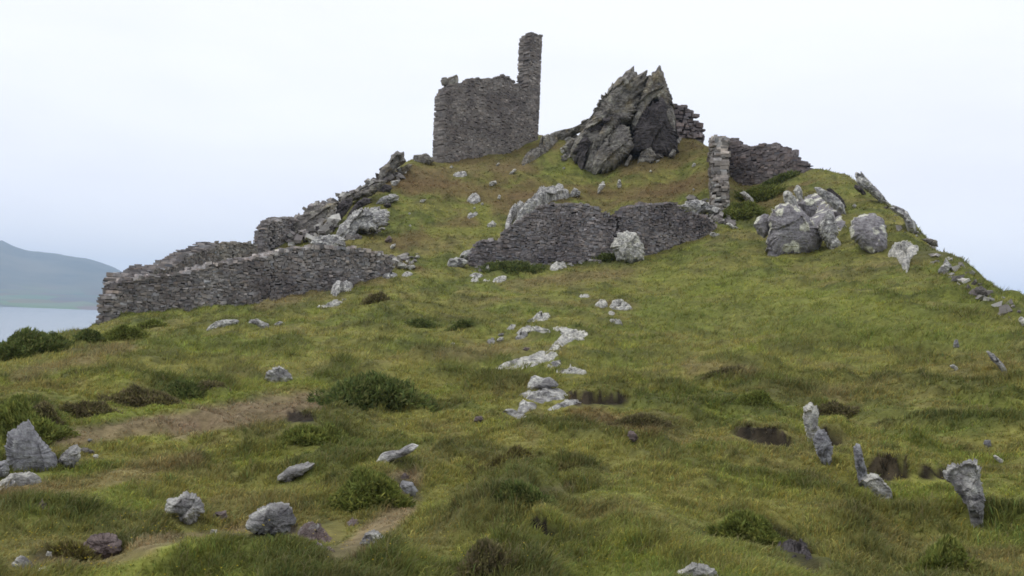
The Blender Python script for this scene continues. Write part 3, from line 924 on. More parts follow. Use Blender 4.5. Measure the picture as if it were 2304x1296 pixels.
R(4, [(455, 655), (470, 610), (520, 600), (580, 615), (575, 650), (500, 660)], 'stack of flat slabs at the left end of the middle wall', mat=M_ROCK, T=.5, k=12, strata=0)
R(4, [(530, 595), (560, 560), (620, 548), (630, 585), (580, 605)], 'grey block leaning on the broken left end of the middle wall', mat=M_ROCK, T=.5)
R(4, [(590, 700), (640, 697), (685, 710), (650, 720), (600, 715)], 'dark thin slab upmost in the cluster below the middle wall', mat=M_ROCK, mode='lie', h=.12)
R(4, [(598, 748), (605, 728), (650, 722), (648, 742)], 'left white slab in the cluster below the middle wall', mat=M_PALE, mode='lie', h=.12, res=24)
R(4, [(735, 748), (740, 725), (825, 710), (822, 732), (785, 748)], 'right and largest white slab in the cluster below the middle wall', mat=M_PALE, mode='lie', h=.14)
R(4, [(668, 742), (690, 730), (725, 732), (715, 744)], 'small slab between two white slabs below the middle wall', 'stone', 'stone', mat=M_PALE, mode='lie', h=.08, res=20)
R(4, [(690, 682), (697, 658), (718, 655), (722, 678)], 'yellowish stone at the foot of the middle wall near its left end', 'stone', 'stone', mat=M_PALE, res=20)
R(4, [(1072, 672), (1110, 648), (1150, 638), (1198, 640), (1190, 656), (1120, 672)], 'long white slab lying at the foot of the middle wall', mat=M_PALE, mode='lie', h=.16)
R(4, [(1505, 600), (1465, 525), (1500, 480), (1505, 455), (1560, 440), (1632, 448), (1645, 490), (1672, 535), (1672, 605), (1600, 612)],
  'square white lichened boulder standing in front of the middle wall', 'boulder', 'boulder', mat=M_PALE, T=.4, k=10, d=42.6)
R(4, [(1740, 515), (1760, 492), (1800, 498), (1790, 518)], 'small white stone at the foot of the right part of the middle wall', 'stone', 'stone', mat=M_PALE, res=20)
R(4, [(2065, 465), (2085, 445), (2140, 455), (2135, 472)], 'flat white stone at the right end of the middle wall', mat=M_PALE, res=22)
R(4, [(1365, 885), (1400, 862), (1445, 878), (1445, 898), (1400, 900)], 'white slab in the grass, left one of two side by side above the pale outcrop', mat=M_PALE, mode='lie', h=.14)
R(4, [(1448, 895), (1470, 880), (1530, 880), (1605, 908), (1560, 916), (1470, 908)], 'long white slab in the grass, right one of two side by side', mat=M_PALE, mode='lie', h=.14)
R(4, [(1265, 832), (1285, 826), (1340, 832), (1335, 843), (1275, 842)], 'thin white slab highest in the grass above the pale outcrop', mat=M_PALE, mode='lie', h=.08, res=22)
R(4, [(1438, 944), (1460, 932), (1495, 942), (1480, 952)], 'small yellow stone below the two side by side slabs', 'stone', 'stone', mat=M_PALE, mode='lie', h=.08, res=20)
R(4, [(1445, 985), (1480, 975), (1530, 990), (1545, 1012), (1500, 1005)], 'thin grey slab sunk in the grass below the yellow stone', mat=M_ROCK, mode='lie', h=.08, res=22)
R(4, [(470, 1140), (490, 1126), (508, 1130), (495, 1144)], 'lone small white stone in the grass left of the pale outcrop', 'stone', 'stone', mat=M_PALE, res=18)
R(13, [(455, 205), (550, 165), (610, 125), (660, 95), (712, 90), (732, 115), (715, 165), (660, 175), (600, 180), (540, 195)], 'pointed white slab at the top of the pale outcrop, tilted upward', mat=M_PALE, mode='lie', h=.11)
R(13, [(260, 265), (290, 245), (340, 230), (385, 240), (370, 262), (300, 272)], 'small white slab left in the broken rows above the pale outcrop', mat=M_PALE, mode='lie', h=.1, res=24)
R(13, [(375, 295), (430, 262), (520, 228), (600, 238), (660, 260), (740, 272), (735, 295), (650, 290), (560, 272), (480, 290), (400, 310)], 'long thin white slab in the broken rows above the pale outcrop', mat=M_PALE, mode='lie', h=.14)
R(13, [(360, 370), (380, 335), (440, 320), (500, 320), (470, 345), (420, 360)], 'grey slab below the long thin slab of the broken rows', mat=M_ROCK, mode='lie', h=.12, res=24)
R(13, [(180, 340), (220, 320), (250, 325), (240, 348), (195, 352)], 'small grey stone at the left of the broken rows of slabs', 'stone', 'stone', mat=M_ROCK, res=20)
R(13, [(170, 395), (200, 365), (245, 360), (250, 390), (210, 412)], 'white round stone at the lower left of the broken rows', 'stone', 'stone', mat=M_PALE, res=22)
R(13, [(50, 408), (70, 392), (120, 380), (160, 385), (150, 410), (90, 416)], 'flat pale stone furthest left of the broken rows', 'stone', 'stone', mat=M_ROCK, mode='lie', h=.08, res=22)
R(13, [(440, 492), (470, 465), (520, 475), (510, 498), (460, 502)], 'small pinkish stone left of the pale outcrop', 'stone', 'stone', mat=M_BROWN, res=20)
# pale outcrop in the middle of the grass
oc3, _ = hit([(1225, 810)])
oc = empty('rock_outcrop', [float(a) for a in oc3[0]], 'large pale lichened outcrop in the middle of the grass below the walls', 'rock')
R(13, [(740, 250), (800, 228), (880, 240), (960, 262), (1060, 262), (1150, 310), (1110, 345), (1100, 375), (1000, 372), (930, 400), (850, 450), (800, 480), (700, 490), (740, 430), (850, 320), (800, 280)],
  None, 'rock_slab', mode='lie', mat=M_PALE, h=.08, k=30, amp=.03, parent=oc)
R(13, [(120, 700), (220, 640), (330, 600), (470, 560), (600, 500), (700, 480), (800, 440), (850, 470), (830, 540), (740, 590), (640, 620), (560, 655), (400, 690), (250, 700)],
  None, 'rock_slab', mode='lie', mat=M_PALE, h=.07, k=30, amp=.03, parent=oc)
R(13, [(600, 660), (680, 625), (760, 600), (850, 592), (850, 640), (790, 665), (690, 690), (620, 690)], None, 'rock_slab', mode='lie', mat=M_ROCK, h=.06, parent=oc)
R(13, [(760, 690), (790, 672), (900, 685), (1000, 685), (1080, 688), (1105, 720), (1080, 726), (950, 718), (820, 712)], None, 'rock_slab', mode='lie', mat=M_PALE, h=.10, parent=oc)
R(13, [(470, 910), (500, 850), (540, 770), (570, 760), (660, 790), (720, 780), (780, 815), (830, 870), (700, 890), (560, 895)], 'grey peaked rock behind the cluster of flat slabs beside the dark hole', mat=M_ROCK, T=.4, k=7, amp=.05, lean=.5)
oc3, _ = hit([(1215, 905)])
oc = empty('rock_outcrop', [float(a) for a in oc3[0]], 'smaller outcrop of leaning grey slabs beside a dark hole in the turf', 'rock')
R(13, [(400, 950), (480, 905), (560, 905), (700, 900), (830, 900), (930, 935), (880, 985), (760, 1000), (640, 1040), (520, 1000)], None, 'rock_slab', mode='lie', mat=M_ROCK, h=.075, k=18, parent=oc, amp=.05)
R(13, [(380, 1130), (410, 1020), (440, 990), (520, 1020), (600, 1040), (590, 1080), (500, 1120), (440, 1140)], None, 'rock_slab', mode='lie', mat=M_ROCK, h=.07, k=12, parent=oc, amp=.05)
R(13, [(660, 1110), (760, 1060), (880, 1000), (1000, 985), (1070, 1005), (1040, 1030), (900, 1070), (780, 1105)], None, 'rock_slab', mode='lie', mat=M_ROCK, h=.06, k=12, parent=oc, amp=.05)
R(13, [(200, 1130), (260, 1105), (370, 1120), (440, 1150), (520, 1160), (470, 1190), (420, 1225), (360, 1180), (290, 1150)], None, 'rock_slab', mode='lie', mat=M_ROCK, h=.05, k=12, parent=oc, amp=.05)

# foreground rocks
R(7, [(206, 612), (240, 575), (300, 560), (360, 560), (398, 525), (430, 522), (442, 545), (385, 582), (290, 608), (222, 632)], 'pale slanting slab in the grass below the leaning slabs', mat=M_ROCK, T=.5, k=10, strata=-.4)
R(7, [(338, 805), (368, 765), (410, 775), (437, 810), (420, 832), (370, 830)], 'small grey stone standing at the head of the earthy path', mat=M_BOULDER, k=8)
R(7, [(340, 700), (370, 680), (420, 685), (410, 705), (360, 712)], 'flat dusty stone set in the earthy path', 'stone', 'stone', mat=M_BROWN, mode='lie', h=.05, res=22)
R(7, [(128, 1110), (150, 1068), (195, 1055), (232, 1075), (240, 1105), (190, 1128)], 'pale rounded stone at the lower end of the earthy path', mat=M_ROCK, k=8)
R(7, [(30, 985), (60, 968), (100, 975), (90, 992), (50, 998)], 'flat stone in the earthy path above the pale rounded stone', 'stone', 'stone', mat=M_BROWN, mode='lie', h=.05, res=22)
R(7, [(1680, 470), (1695, 440), (1725, 450), (1748, 482), (1725, 500), (1695, 490)], 'small reddish stone alone in the grass right of the turf hole', mat=M_BROWN, res=26)
R(7, [(775, 385), (790, 358), (825, 355), (835, 375), (810, 395)], 'small brown stone left of the leaning grey slabs', 'stone', 'stone', mat=M_BROWN, res=22)
R(14, [(60, 530), (45, 420), (40, 340), (60, 240), (110, 205), (165, 170), (208, 148), (240, 190), (262, 230), (310, 300), (380, 380), (425, 440), (455, 520), (360, 535), (230, 530), (130, 525)],
  'large pointed blue-grey boulder standing near the left of the foreground', 'boulder', 'boulder', mat=M_BOULDER, T=.36, k=9, amp=.055, res=110, an=(.8, 1, 1))
R(14, [(-60, 620), (0, 590), (60, 545), (180, 530), (260, 540), (318, 552), (300, 580), (180, 590), (90, 600), (40, 630), (-40, 690)], 'white flat slab in front of the pointed boulder', mat=M_PALE, mode='lie', h=.10, k=12, amp=.05)
R(14, [(-60, 560), (-50, 470), (10, 455), (50, 450), (70, 520), (50, 555)], 'grey rock pressed against the left side of the pointed boulder', mat=M_BOULDER, T=.5)
R(14, [(-30, 690), (20, 650), (80, 622), (100, 640), (40, 680)], 'narrow white slab below the flat slab at the left edge', mat=M_PALE, res=26, T=.5)
R(14, [(425, 450), (450, 410), (530, 340), (570, 335), (598, 370), (595, 430), (540, 470), (470, 480)], 'white rock with dark flecks just right of the pointed boulder', mat=M_ROCK, k=10)
R(14, [(598, 350), (640, 352), (720, 385), (715, 395), (640, 385), (600, 380)], 'thin dark slab behind the white flecked rock', 'stone', 'stone', mat=M_CRAG, res=24)
R(14, [(682, 412), (700, 400), (728, 405), (722, 430), (695, 428)], 'small white stone at the tip of the thin dark slab', 'stone', 'stone', mat=M_PALE, res=20)
R(14, [(640, 300), (655, 285), (680, 290), (675, 310)], 'small grey stone at the edge of the dry brown patch', 'stone', 'stone', mat=M_BOULDER, res=20)
R(14, [(80, 718), (90, 705), (108, 712), (102, 724)], 'tiny white stone below the slabs at the left edge', 'stone', 'stone', mat=M_PALE, res=18)
R(14, [(270, 790), (290, 775), (340, 772), (335, 795), (290, 800)], 'thin grey stone half sunk in turf between boulder and bush', 'stone', 'stone', mat=M_BROWN, mode='lie', h=.05, res=22)
R(6, [(1003, 930), (1008, 872), (1055, 868), (1085, 838), (1130, 850), (1172, 890), (1180, 925), (1140, 952), (1090, 962), (1050, 932)], 'knobbly white stone with a dark hollow in the near grass', mat=M_ROCK, k=12, amp=.16)
R(6, [(1440, 1005), (1458, 955), (1520, 912), (1590, 872), (1680, 868), (1722, 908), (1732, 980), (1690, 1010), (1560, 1015)], 'rounded pale grey boulder in the near grass', 'boulder', 'boulder', mat=M_ROCK, T=.5, k=12, amp=.08)
R(6, [(1255, 955), (1275, 942), (1320, 938), (1332, 962), (1290, 988), (1260, 975)], 'small pinkish stone between the knobbly stone and the rounded boulder', 'stone', 'stone', mat=M_BROWN, res=26)
R(6, [(1548, 132), (1570, 95), (1605, 75), (1645, 63), (1690, 85), (1732, 132), (1690, 152), (1600, 156)], 'lone white peaked boulder in the green grass left of centre', 'boulder', 'boulder', mat=M_ROCK, T=.5, k=10)
R(6, [(1628, 712), (1700, 662), (1760, 642), (1832, 630), (1836, 655), (1775, 695), (1690, 732)], 'flat tilted grey slab in the grass above the rounded boulder', mat=M_ROCK, T=.5, k=8, strata=-.4)
R(6, [(518, 1130), (560, 1092), (620, 1080), (660, 1090), (688, 1118), (690, 1150), (620, 1180), (545, 1165)], 'rusty mottled rock right of the low brown tussock', mat=M_BROWN, T=.5, k=10)
R(6, [(548, 1190), (570, 1150), (605, 1130), (630, 1165), (620, 1190)], 'white chunk in front of the rusty mottled rock', 'stone', 'stone', mat=M_PALE, res=28)
R(6, [(80, 1245), (100, 1215), (135, 1205), (180, 1235), (180, 1258), (130, 1268)], 'broken pale rock at the lower left corner', mat=M_ROCK, k=10)
R(6, [(78, 1258), (110, 1245), (145, 1246), (140, 1264), (95, 1272)], 'white splinter in front of the broken pale rock', 'stone', 'stone', mat=M_PALE, res=22)
R(6, [(222, 1310), (235, 1275), (262, 1265), (282, 1285), (275, 1315)], 'bluish white stone at the bottom edge near the left corner', 'stone', 'stone', mat=M_PALE, res=26)
R(6, [(-5, 1300), (0, 1272), (22, 1270), (34, 1290), (25, 1308)], 'white stone in the bottom left corner', 'stone', 'stone', mat=M_PALE, res=26)
R(6, [(1760, 1055), (1800, 1008), (1880, 1015), (1935, 1070), (1945, 1135), (1880, 1120), (1800, 1075)], 'purplish slab sunk in the turf right of the rounded boulder', mat=M_BROWN, mode='lie', h=.05, k=8)
R(6, [(1238, 1062), (1245, 1042), (1272, 1045), (1270, 1068)], 'tiny white stone in the bottom grass below the rounded boulder', 'stone', 'stone', mat=M_PALE, res=18)
R(6, [(775, 1068), (790, 1062), (850, 1062), (845, 1072), (795, 1074)], 'thin white splinter on bare earth below the knobbly stone', 'stone', 'stone', mat=M_PALE, mode='lie', h=.03, res=22)
R(6, [(272, 1192), (280, 1172), (300, 1175), (302, 1195)], 'small white stone left of the low brown tussock', 'stone', 'stone', mat=M_PALE, res=18)
R(8, [(582, 510), (598, 462), (625, 450), (655, 455), (668, 490), (664, 560), (690, 600), (640, 640), (612, 625), (598, 575)], 'upright white striped rock in the torn turf on the right', mat=M_PALE, T=.4, k=10, strata=1.2)
R(8, [(636, 625), (660, 580), (690, 575), (722, 630), (734, 680), (724, 748), (690, 735), (655, 705)], 'grey fin of rock just below the upright striped rock', mat=M_BOULDER, T=.4, k=10, strata=1.2)
R(8, [(835, 680), (840, 655), (868, 650), (882, 700), (895, 770), (912, 830), (890, 845), (862, 835), (848, 770)], 'narrow grey fin of rock in the torn turf', mat=M_BOULDER, T=.45, k=8, strata=1.2)
R(8, [(898, 842), (930, 824), (955, 828), (1000, 880), (1012, 905), (975, 922), (930, 888)], 'white speckled rock at the foot of the narrow fin', mat=M_PALE, k=8)
R(8, [(1308, 828), (1330, 798), (1390, 785), (1420, 778), (1442, 800), (1442, 860), (1457, 910), (1455, 985), (1440, 1022), (1415, 1010), (1400, 945), (1350, 892)], 'tooth shaped white-topped rock low on the right slope', mat=M_ROCK, T=.4, k=10)
R(8, [(1478, 188), (1520, 208), (1572, 262), (1606, 300), (1568, 290), (1510, 240)], 'long thin grey slab slanting down the right slope', mat=M_ROCK, T=.5, k=8)
R(8, [(1305, 268), (1325, 258), (1348, 278), (1340, 292), (1318, 280)], 'small white stone left of the long thin slab on the right slope', 'stone', 'stone', mat=M_PALE, res=20)
R(8, [(1325, 175), (1328, 142), (1345, 138), (1356, 180)], 'small grey stone above the white one on the right slope', 'stone', 'stone', mat=M_BOULDER, res=20)
R(8, [(1640, 38), (1655, 25), (1690, 45), (1690, 72), (1660, 68)], 'white rock at the right edge of the photo', mat=M_PALE, res=24)
R(8, [(1472, 648), (1480, 632), (1505, 630), (1512, 662), (1490, 668)], 'pale grey stone on the lower right slope', 'stone', 'stone', mat=M_BOULDER, res=22)
R(8, [(1512, 708), (1535, 705), (1582, 742), (1570, 750), (1540, 732)], 'thin white splinter below the pale grey stone on the right', 'stone', 'stone', mat=M_PALE, res=22)
R(8, [(-8, 1300), (30, 1272), (55, 1256), (100, 1262), (145, 1290), (150, 1330), (60, 1340)], 'white-topped rock cut by the bottom edge right of centre', mat=M_PALE, k=8)
R(8, [(480, 1180), (470, 1120), (490, 1090), (540, 1110), (610, 1170), (650, 1240), (640, 1280), (560, 1250)], 'dark slate bedded in the turf low on the right', mat=M_CRAGD, mode='lie', h=.05, k=12)

# lichened boulders on the right shoulder
LB = 'lichened boulders on the right shoulder'
R(12, [(720, 840), (770, 740), (830, 685), (920, 670), (1010, 700), (1090, 780), (1170, 870), (1215, 930), (1245, 1030), (1235, 1120), (1150, 1150), (1060, 1170), (960, 1165), (880, 1165), (800, 1185), (720, 1170), (715, 1050), (735, 960)],
  'biggest lilac-grey boulder spotted with lichen on the right shoulder', 'boulder', 'boulder', LB, mat=M_LICHEN, T=.5, k=9, amp=.05, d=40.4)
R(12, [(585, 890), (620, 820), (680, 785), (740, 790), (760, 860), (740, 960), (690, 990), (620, 960)], 'low lichen-spotted boulder at the left side of the biggest one', 'boulder', 'boulder', LB, mat=M_LICHEN, T=.6, d=40.7, amp=.05)
R(12, [(880, 660), (875, 570), (910, 550), (950, 570), (1000, 640), (1010, 690), (940, 690)], 'pale upright rock on top behind the biggest lichened boulder', 'rock', 'rock', LB, mat=M_PALE, T=.4, d=41.6)
R(12, [(975, 560), (1000, 500), (1030, 500), (1060, 560), (1065, 620), (1040, 645), (1000, 620)], 'narrow white pinnacle behind the biggest lichened boulder', 'rock', 'rock', LB, mat=M_PALE, T=.4, d=42.8)
R(12, [(1020, 690), (1080, 640), (1160, 620), (1195, 650), (1200, 750), (1150, 800), (1080, 760)], 'rusty lilac block wedged behind the biggest and the tall pointed boulder', 'rock', 'rock', LB, mat=M_LICHEN, T=.45, d=41.8)
R(12, [(1215, 900), (1260, 800), (1320, 712), (1350, 760), (1390, 880), (1410, 970), (1390, 1010), (1430, 1060), (1455, 1150), (1440, 1210), (1380, 1190), (1310, 1110), (1240, 1010)], 'tall pointed white boulder right of the biggest lichened one', 'boulder', 'boulder', LB, mat=M_ROCK, T=.5, k=10, d=39.6, amp=.07)
R(12, [(1180, 520), (1230, 530), (1300, 560), (1400, 620), (1450, 680), (1490, 760), (1420, 740), (1330, 700), (1270, 650), (1220, 600)], 'long slanting slab above the tall pointed boulder', 'rock', 'rock', LB, mat=M_ROCK, T=.3, d=42.4)
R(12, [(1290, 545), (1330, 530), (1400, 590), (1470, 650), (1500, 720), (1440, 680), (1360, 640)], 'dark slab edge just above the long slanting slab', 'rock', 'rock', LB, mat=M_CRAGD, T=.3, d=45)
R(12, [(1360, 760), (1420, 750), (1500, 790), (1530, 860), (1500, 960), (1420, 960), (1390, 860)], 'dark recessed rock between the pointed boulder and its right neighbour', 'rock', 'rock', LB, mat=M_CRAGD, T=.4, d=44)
R(2, [(1178, 705), (1195, 640), (1260, 608), (1340, 598), (1402, 640), (1418, 720), (1418, 845), (1345, 845), (1260, 815), (1190, 765)], 'rounded lichen-blotched boulder second from the right on the shoulder', 'boulder', 'boulder', LB, mat=M_LICHEN, T=.55, lean=.5, k=8, amp=.045)
R(2, [(1420, 850), (1470, 800), (1540, 778), (1622, 812), (1612, 842), (1572, 872), (1555, 975), (1520, 940), (1488, 872)], 'white spurred rock below the right skyline', 'rock', 'rock', LB, mat=M_PALE, mode='lie', h=.25, k=12)
R(2, [(1215, 365), (1222, 345), (1250, 338), (1285, 370), (1340, 428), (1400, 488), (1452, 552), (1400, 540), (1325, 482), (1262, 440), (1222, 402)], 'pale leaning slab sticking out of the right skyline', mat=M_ROCK, T=.35, k=10)
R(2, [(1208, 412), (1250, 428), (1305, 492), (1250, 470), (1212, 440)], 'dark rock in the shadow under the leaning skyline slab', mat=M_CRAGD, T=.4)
R(2, [(1428, 570), (1470, 550), (1555, 592), (1572, 640), (1612, 670), (1602, 715), (1550, 692), (1520, 622)], 'ragged grey rock on the right skyline below the leaning slab', mat=M_ROCK, T=.5, k=12)
R(2, [(1735, 975), (1780, 938), (1800, 888), (1842, 950), (1805, 988)], 'dark grey rock on the right slope below the skyline', mat=M_ROCK, k=8)
R(2, [(1985, 1095), (1990, 1080), (2030, 1068), (2062, 1090), (2072, 1130), (2020, 1150)], 'round dark rock near the right skyline edge', mat=M_CRAG, k=8)
R(2, [(1640, 770), (1680, 762), (1740, 775), (1752, 810), (1700, 800)], 'low dark rock breaking the right skyline', mat=M_CRAG, d=37.5, res=28)
R(2, [(466, 470), (500, 458), (560, 510), (562, 535), (510, 520)], 'white splintered rock at the foot of the upper right wall', mat=M_PALE, T=.4)
R(2, [(380, 670), (400, 660), (445, 690), (430, 700)], 'flat white stone on the turf left of the lichened boulders', 'stone', 'stone', mat=M_PALE, res=22)
R(2, [(1195, 555), (1210, 540), (1228, 552), (1215, 568)], 'small white stone above the rounded boulder on the shoulder', 'stone', 'stone', mat=M_PALE, res=18)
R(4, [(1900, 290), (1930, 255), (1990, 240), (2050, 265), (2110, 290), (2160, 320), (2200, 350), (2150, 345), (2060, 320), (1980, 330)], 'pale rubble spilling from the foot of the upper wall end', 'rock_outcrop', 'rock', mat=M_ROCK, T=.3, k=18, amp=.14)


# ------------------------------------------------------------------ masonry
def top_z(x, y, v_of_u):
    z = np.zeros_like(x) + gz(x, y)
    for _ in range(4):
        p = project(np.stack([x, y, z], -1))
        v = np.interp(p[:, 0], v_of_u[:, 0], v_of_u[:, 1])
        _, ee = bear_elev(np.stack([p[:, 0], v], 1))
        z = ee * np.hypot(x, y)
    return z


FQ = np.array([(0, 3, 2, 1), (4, 5, 6, 7), (0, 1, 5, 4), (1, 2, 6, 5), (2, 3, 7, 6), (3, 0, 4, 7)])


def masonry(path, top, thick, ch=.14, ln=.34, base_col=(.228, .212, .203), var=.20, jit=.016, cap=1.35, sink=.35, seed=1, ragged=.5,
            vj=.22, warm=.035, chm=.28, rend=.10, rr_=1.0):
    """rubble wall along a plan polyline; every stone a chamfered box, courses level, top edge broken"""
    r = np.random.default_rng(seed)
    path = np.asarray(path, float)
    seg = np.linalg.norm(np.diff(path, axis=0), axis=1)
    S = np.concatenate([[0], np.cumsum(seg)])
    ss = np.linspace(0, S[-1], max(40, int(S[-1] / .06)))
    xs, ys = np.interp(ss, S, path[:, 0]), np.interp(ss, S, path[:, 1])
    tz = top(xs, ys) if callable(top) else top_z(xs, ys, top)
    gb = gz(xs, ys) - sink
    z = gb.min()
    boxes, cols, tops = [], [], []
    zt = tz.max() + .3
    while z < zt:
        h = ch * r.uniform(.7, 1.4)
        for side_ in (0, 1):
            s = -r.uniform(0, ln)
            e0_, e1_ = r.uniform(0, rend), S[-1] - r.uniform(0, rend) * rr_
            while s < S[-1]:
                l = ln * r.uniform(.45, 1.7)
                a, b = max(s, e0_), min(s + l, e1_)
                s += l
                if b - a < .05:
                    continue
                mid = (a + b) / 2
                ttop = np.interp(mid, ss, tz) + r.normal() * ch * ragged * .5
                tbot = np.interp(mid, ss, gb)
                if z + h * .5 > ttop or z + h < tbot:
                    continue
                is_top = z + h * 1.5 > ttop
                pa = np.array([np.interp(a, S, path[:, 0]), np.interp(a, S, path[:, 1])])
                pb = np.array([np.interp(b, S, path[:, 0]), np.interp(b, S, path[:, 1])])
                tg = (pb - pa) / (np.linalg.norm(pb - pa) + 1e-9)
                nn = np.array([tg[1], -tg[0]])
                if nn @ ((pa + pb) / 2) > 0:
                    nn = -nn                      # towards the camera side
                sg = 1 if side_ == 0 else -1
                out = sg * (thick / 2 + r.normal() * jit + (.03 if is_top else 0))
                inn = -sg * .03
                cx = chm * min(.018, .12 * (b - a))
                cz = chm * min(.016, .14 * h)
                zo = r.normal() * h * vj
                hs = h * r.uniform(.0, .5)
                tl = r.normal() * .05 * (b - a)
                cuts = [(inn, out)] if not is_top else [(inn, out * r.uniform(.4, .65)), (out * .5, out)]
                for q_, (in_, ou_) in enumerate(cuts):
                    pts = []
                    up = 0 if q_ == 0 else r.normal() * .45 * h
                    for (off, ex, ez) in ((in_, -.004, -.004), (ou_, cx, cz)):
                        for (e0, zz) in ((0, 0), (1, 0), (1, 1), (0, 1)):
                            base = pa + tg * ex if e0 == 0 else pb - tg * ex
                            zz2 = (z + ez if zz == 0 else z + h + hs + up - ez) + zo + (tl if e0 else -tl)
                            q = base + nn * off
                            jj = r.normal(size=3) * (.010 if off == ou_ else .0)
                            pts.append((q[0] + jj[0], q[1] + jj[1], zz2 + jj[2]))
                    boxes.append(pts)
                    tops.append(is_top)
                    k = math.exp(r.normal() * var)
                    c = np.array(base_col) * k
                    c = c * (1 + warm * r.normal() * np.array((1, 0, -1)))
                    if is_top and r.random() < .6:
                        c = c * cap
                    elif r.random() < .05:
                        c = c * 1.6
                    cols.append(np.clip(c, .02, .7))
        z += h
    tops = np.array(tops)
    out_ = []
    for sel in (~tops, tops):
        B = np.array(boxes)[sel].reshape(-1, 3)
        n = int(sel.sum())
        Q = (np.arange(n)[:, None, None] * 8 + FQ[None]).reshape(-1, 4)
        out_.append((B, Q, np.repeat(np.array(cols)[sel], 8, 0)))
    return out_


WALLS = []


def top_fn(zoom, pts):
    tp = px(zoom, pts)
    return lambda x, y: top_z(x, y, tp)


def wall(name, label, cat, path_ud, top, zoom, group=None, parent=None, mat=None, **kw):
    """path given as (photo column, distance) pairs, top edge as photo points"""
    P = []
    for u, d in path_ud:
        th = bear_elev([(u, 600)])[0][0]
        for _ in range(3):
            x, y = d * math.sin(th), d * math.cos(th)
            up = project(np.array([x, y, gz(x, y)[0] + .5]))[0]
            th += (u - up) / F
        P.append((x, y))
    tp = px(zoom, top)
    th_ = kw.pop('thick', .75)
    (B, Q, K), (B2, Q2, K2) = masonry(P, tp, th_, **kw)
    o = new_mesh(name, B, None, Q, mat or M_WALL, K)
    WALLS.append((np.array(P), th_))
    recenter(o)
    new_mesh('coping', B2 - np.array(o.location), None, Q2, mat or M_WALL, K2, parent=o)
    tag(o, label, cat, group)
    return o


WG = 'ruined dry stone walls on the headland'
wall('stone_wall', 'long low dry stone wall running across the left side of the hill', 'wall',
     [(229, 37.2), (300, 37.6), (450, 38.2), (600, 38.8), (740, 39.8), (820, 40.5), (872, 41.6)],
     [(125, 1010), (140, 1000), (175, 960), (190, 895), (250, 872), (330, 855), (430, 845), (600, 838), (750, 790), (900, 757), (1000, 748), (1150, 718),
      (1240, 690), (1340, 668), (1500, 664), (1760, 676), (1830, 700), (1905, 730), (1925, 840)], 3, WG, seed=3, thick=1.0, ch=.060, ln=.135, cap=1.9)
wall('stone_wall', 'side wall receding behind the left end of the long wall', 'wall',
     [(262, 38.4), (300, 41), (380, 45.5), (470, 49)],
     [(200, 880), (320, 845), (400, 803), (510, 786), (640, 708), (690, 688), (800, 648), (860, 640)], 3, WG, seed=4, thick=.9, ch=.060, ln=.135, cap=1.4, ragged=1.6)
wall('stone_wall', 'pale inner wall rising just behind the middle of the long wall', 'wall',
     [(455, 49.3), (520, 49.5), (572, 50)], [(740, 680), (800, 648), (900, 638), (1000, 636), (1040, 645), (1060, 634), (1090, 660), (1110, 668)], 3, WG, seed=5, thick=.8, ch=.060, ln=.135, base_col=(.27, .25, .22))
wall('stone_wall', 'short wall stub with a broken end standing on the left skyline', 'wall',
     [(576, 50.8), (600, 51), (640, 51.8), (660, 53)], [(1095, 660), (1110, 640), (1130, 600), (1136, 545), (1170, 505), (1240, 482), (1330, 488), (1345, 520), (1360, 560)], 3, WG, seed=6, thick=1.0, ch=.060, ln=.135)
def inside(poly, p):
    x, y = p[:, 0], p[:, 1]
    c = np.zeros(len(p), bool)
    for (x0, y0), (x1, y1) in zip(poly, np.roll(poly, -1, 0)):
        c ^= ((y0 > y) != (y1 > y)) & (x < (x1 - x0) * (y - y0) / (y1 - y0 + 1e-12) + x0)
    return c


def rubble(zoom, pts, label, n, s0, s1, seed, cols, lift=.3, group=None, name='scree', cat='rubble'):
    """heap of fallen stones, each a rough convex block tilted at random"""
    r = np.random.default_rng(seed)
    poly = px(zoom, pts)
    lo, hi = poly.min(0), poly.max(0)
    p = lo + r.random((n * 6, 2)) * (hi - lo)
    p = p[inside(poly, p)][:n]
    Q, d = hit(p)
    vs, qs, ks = [], [], []
    base = np.array([(a, b, c) for a in (-1, 1) for b in (-1, 1) for c in (-1, 1)], float)
    cube = np.array([(0, 1, 3, 2), (4, 6, 7, 5), (0, 4, 5, 1), (2, 3, 7, 6), (0, 2, 6, 4), (1, 5, 7, 3)])
    for k in range(len(p)):
        sz = math.exp(r.uniform(math.log(s0), math.log(s1)))
        b = base * np.array((1, r.uniform(.6, 1), r.uniform(.3, .7))) * sz * .5
        b *= 1 + .28 * r.normal(size=(8, 3))
        m_ = Matrix.Rotation(r.uniform(0, 6.28), 3, 'Z') @ Matrix.Rotation(r.normal() * .35, 3, 'X') @ Matrix.Rotation(-.35 + r.normal() * .3, 3, 'Y')
        b = b @ np.array(m_).T + Q[k] + np.array((0, 0, r.uniform(-.02, lift)))
        vs.append(b)
        qs.append(cube + 8 * k)
        c = np.array(cols[r.integers(len(cols))]) * math.exp(r.normal() * .25)
        ks.append(np.tile(np.clip(c, .03, .8), (8, 1)))
    o = new_mesh(name, np.vstack(vs), None, np.vstack(qs), M_WALL, np.vstack(ks))
    recenter(o)
    return tag(o, label, cat, group, 'stuff')


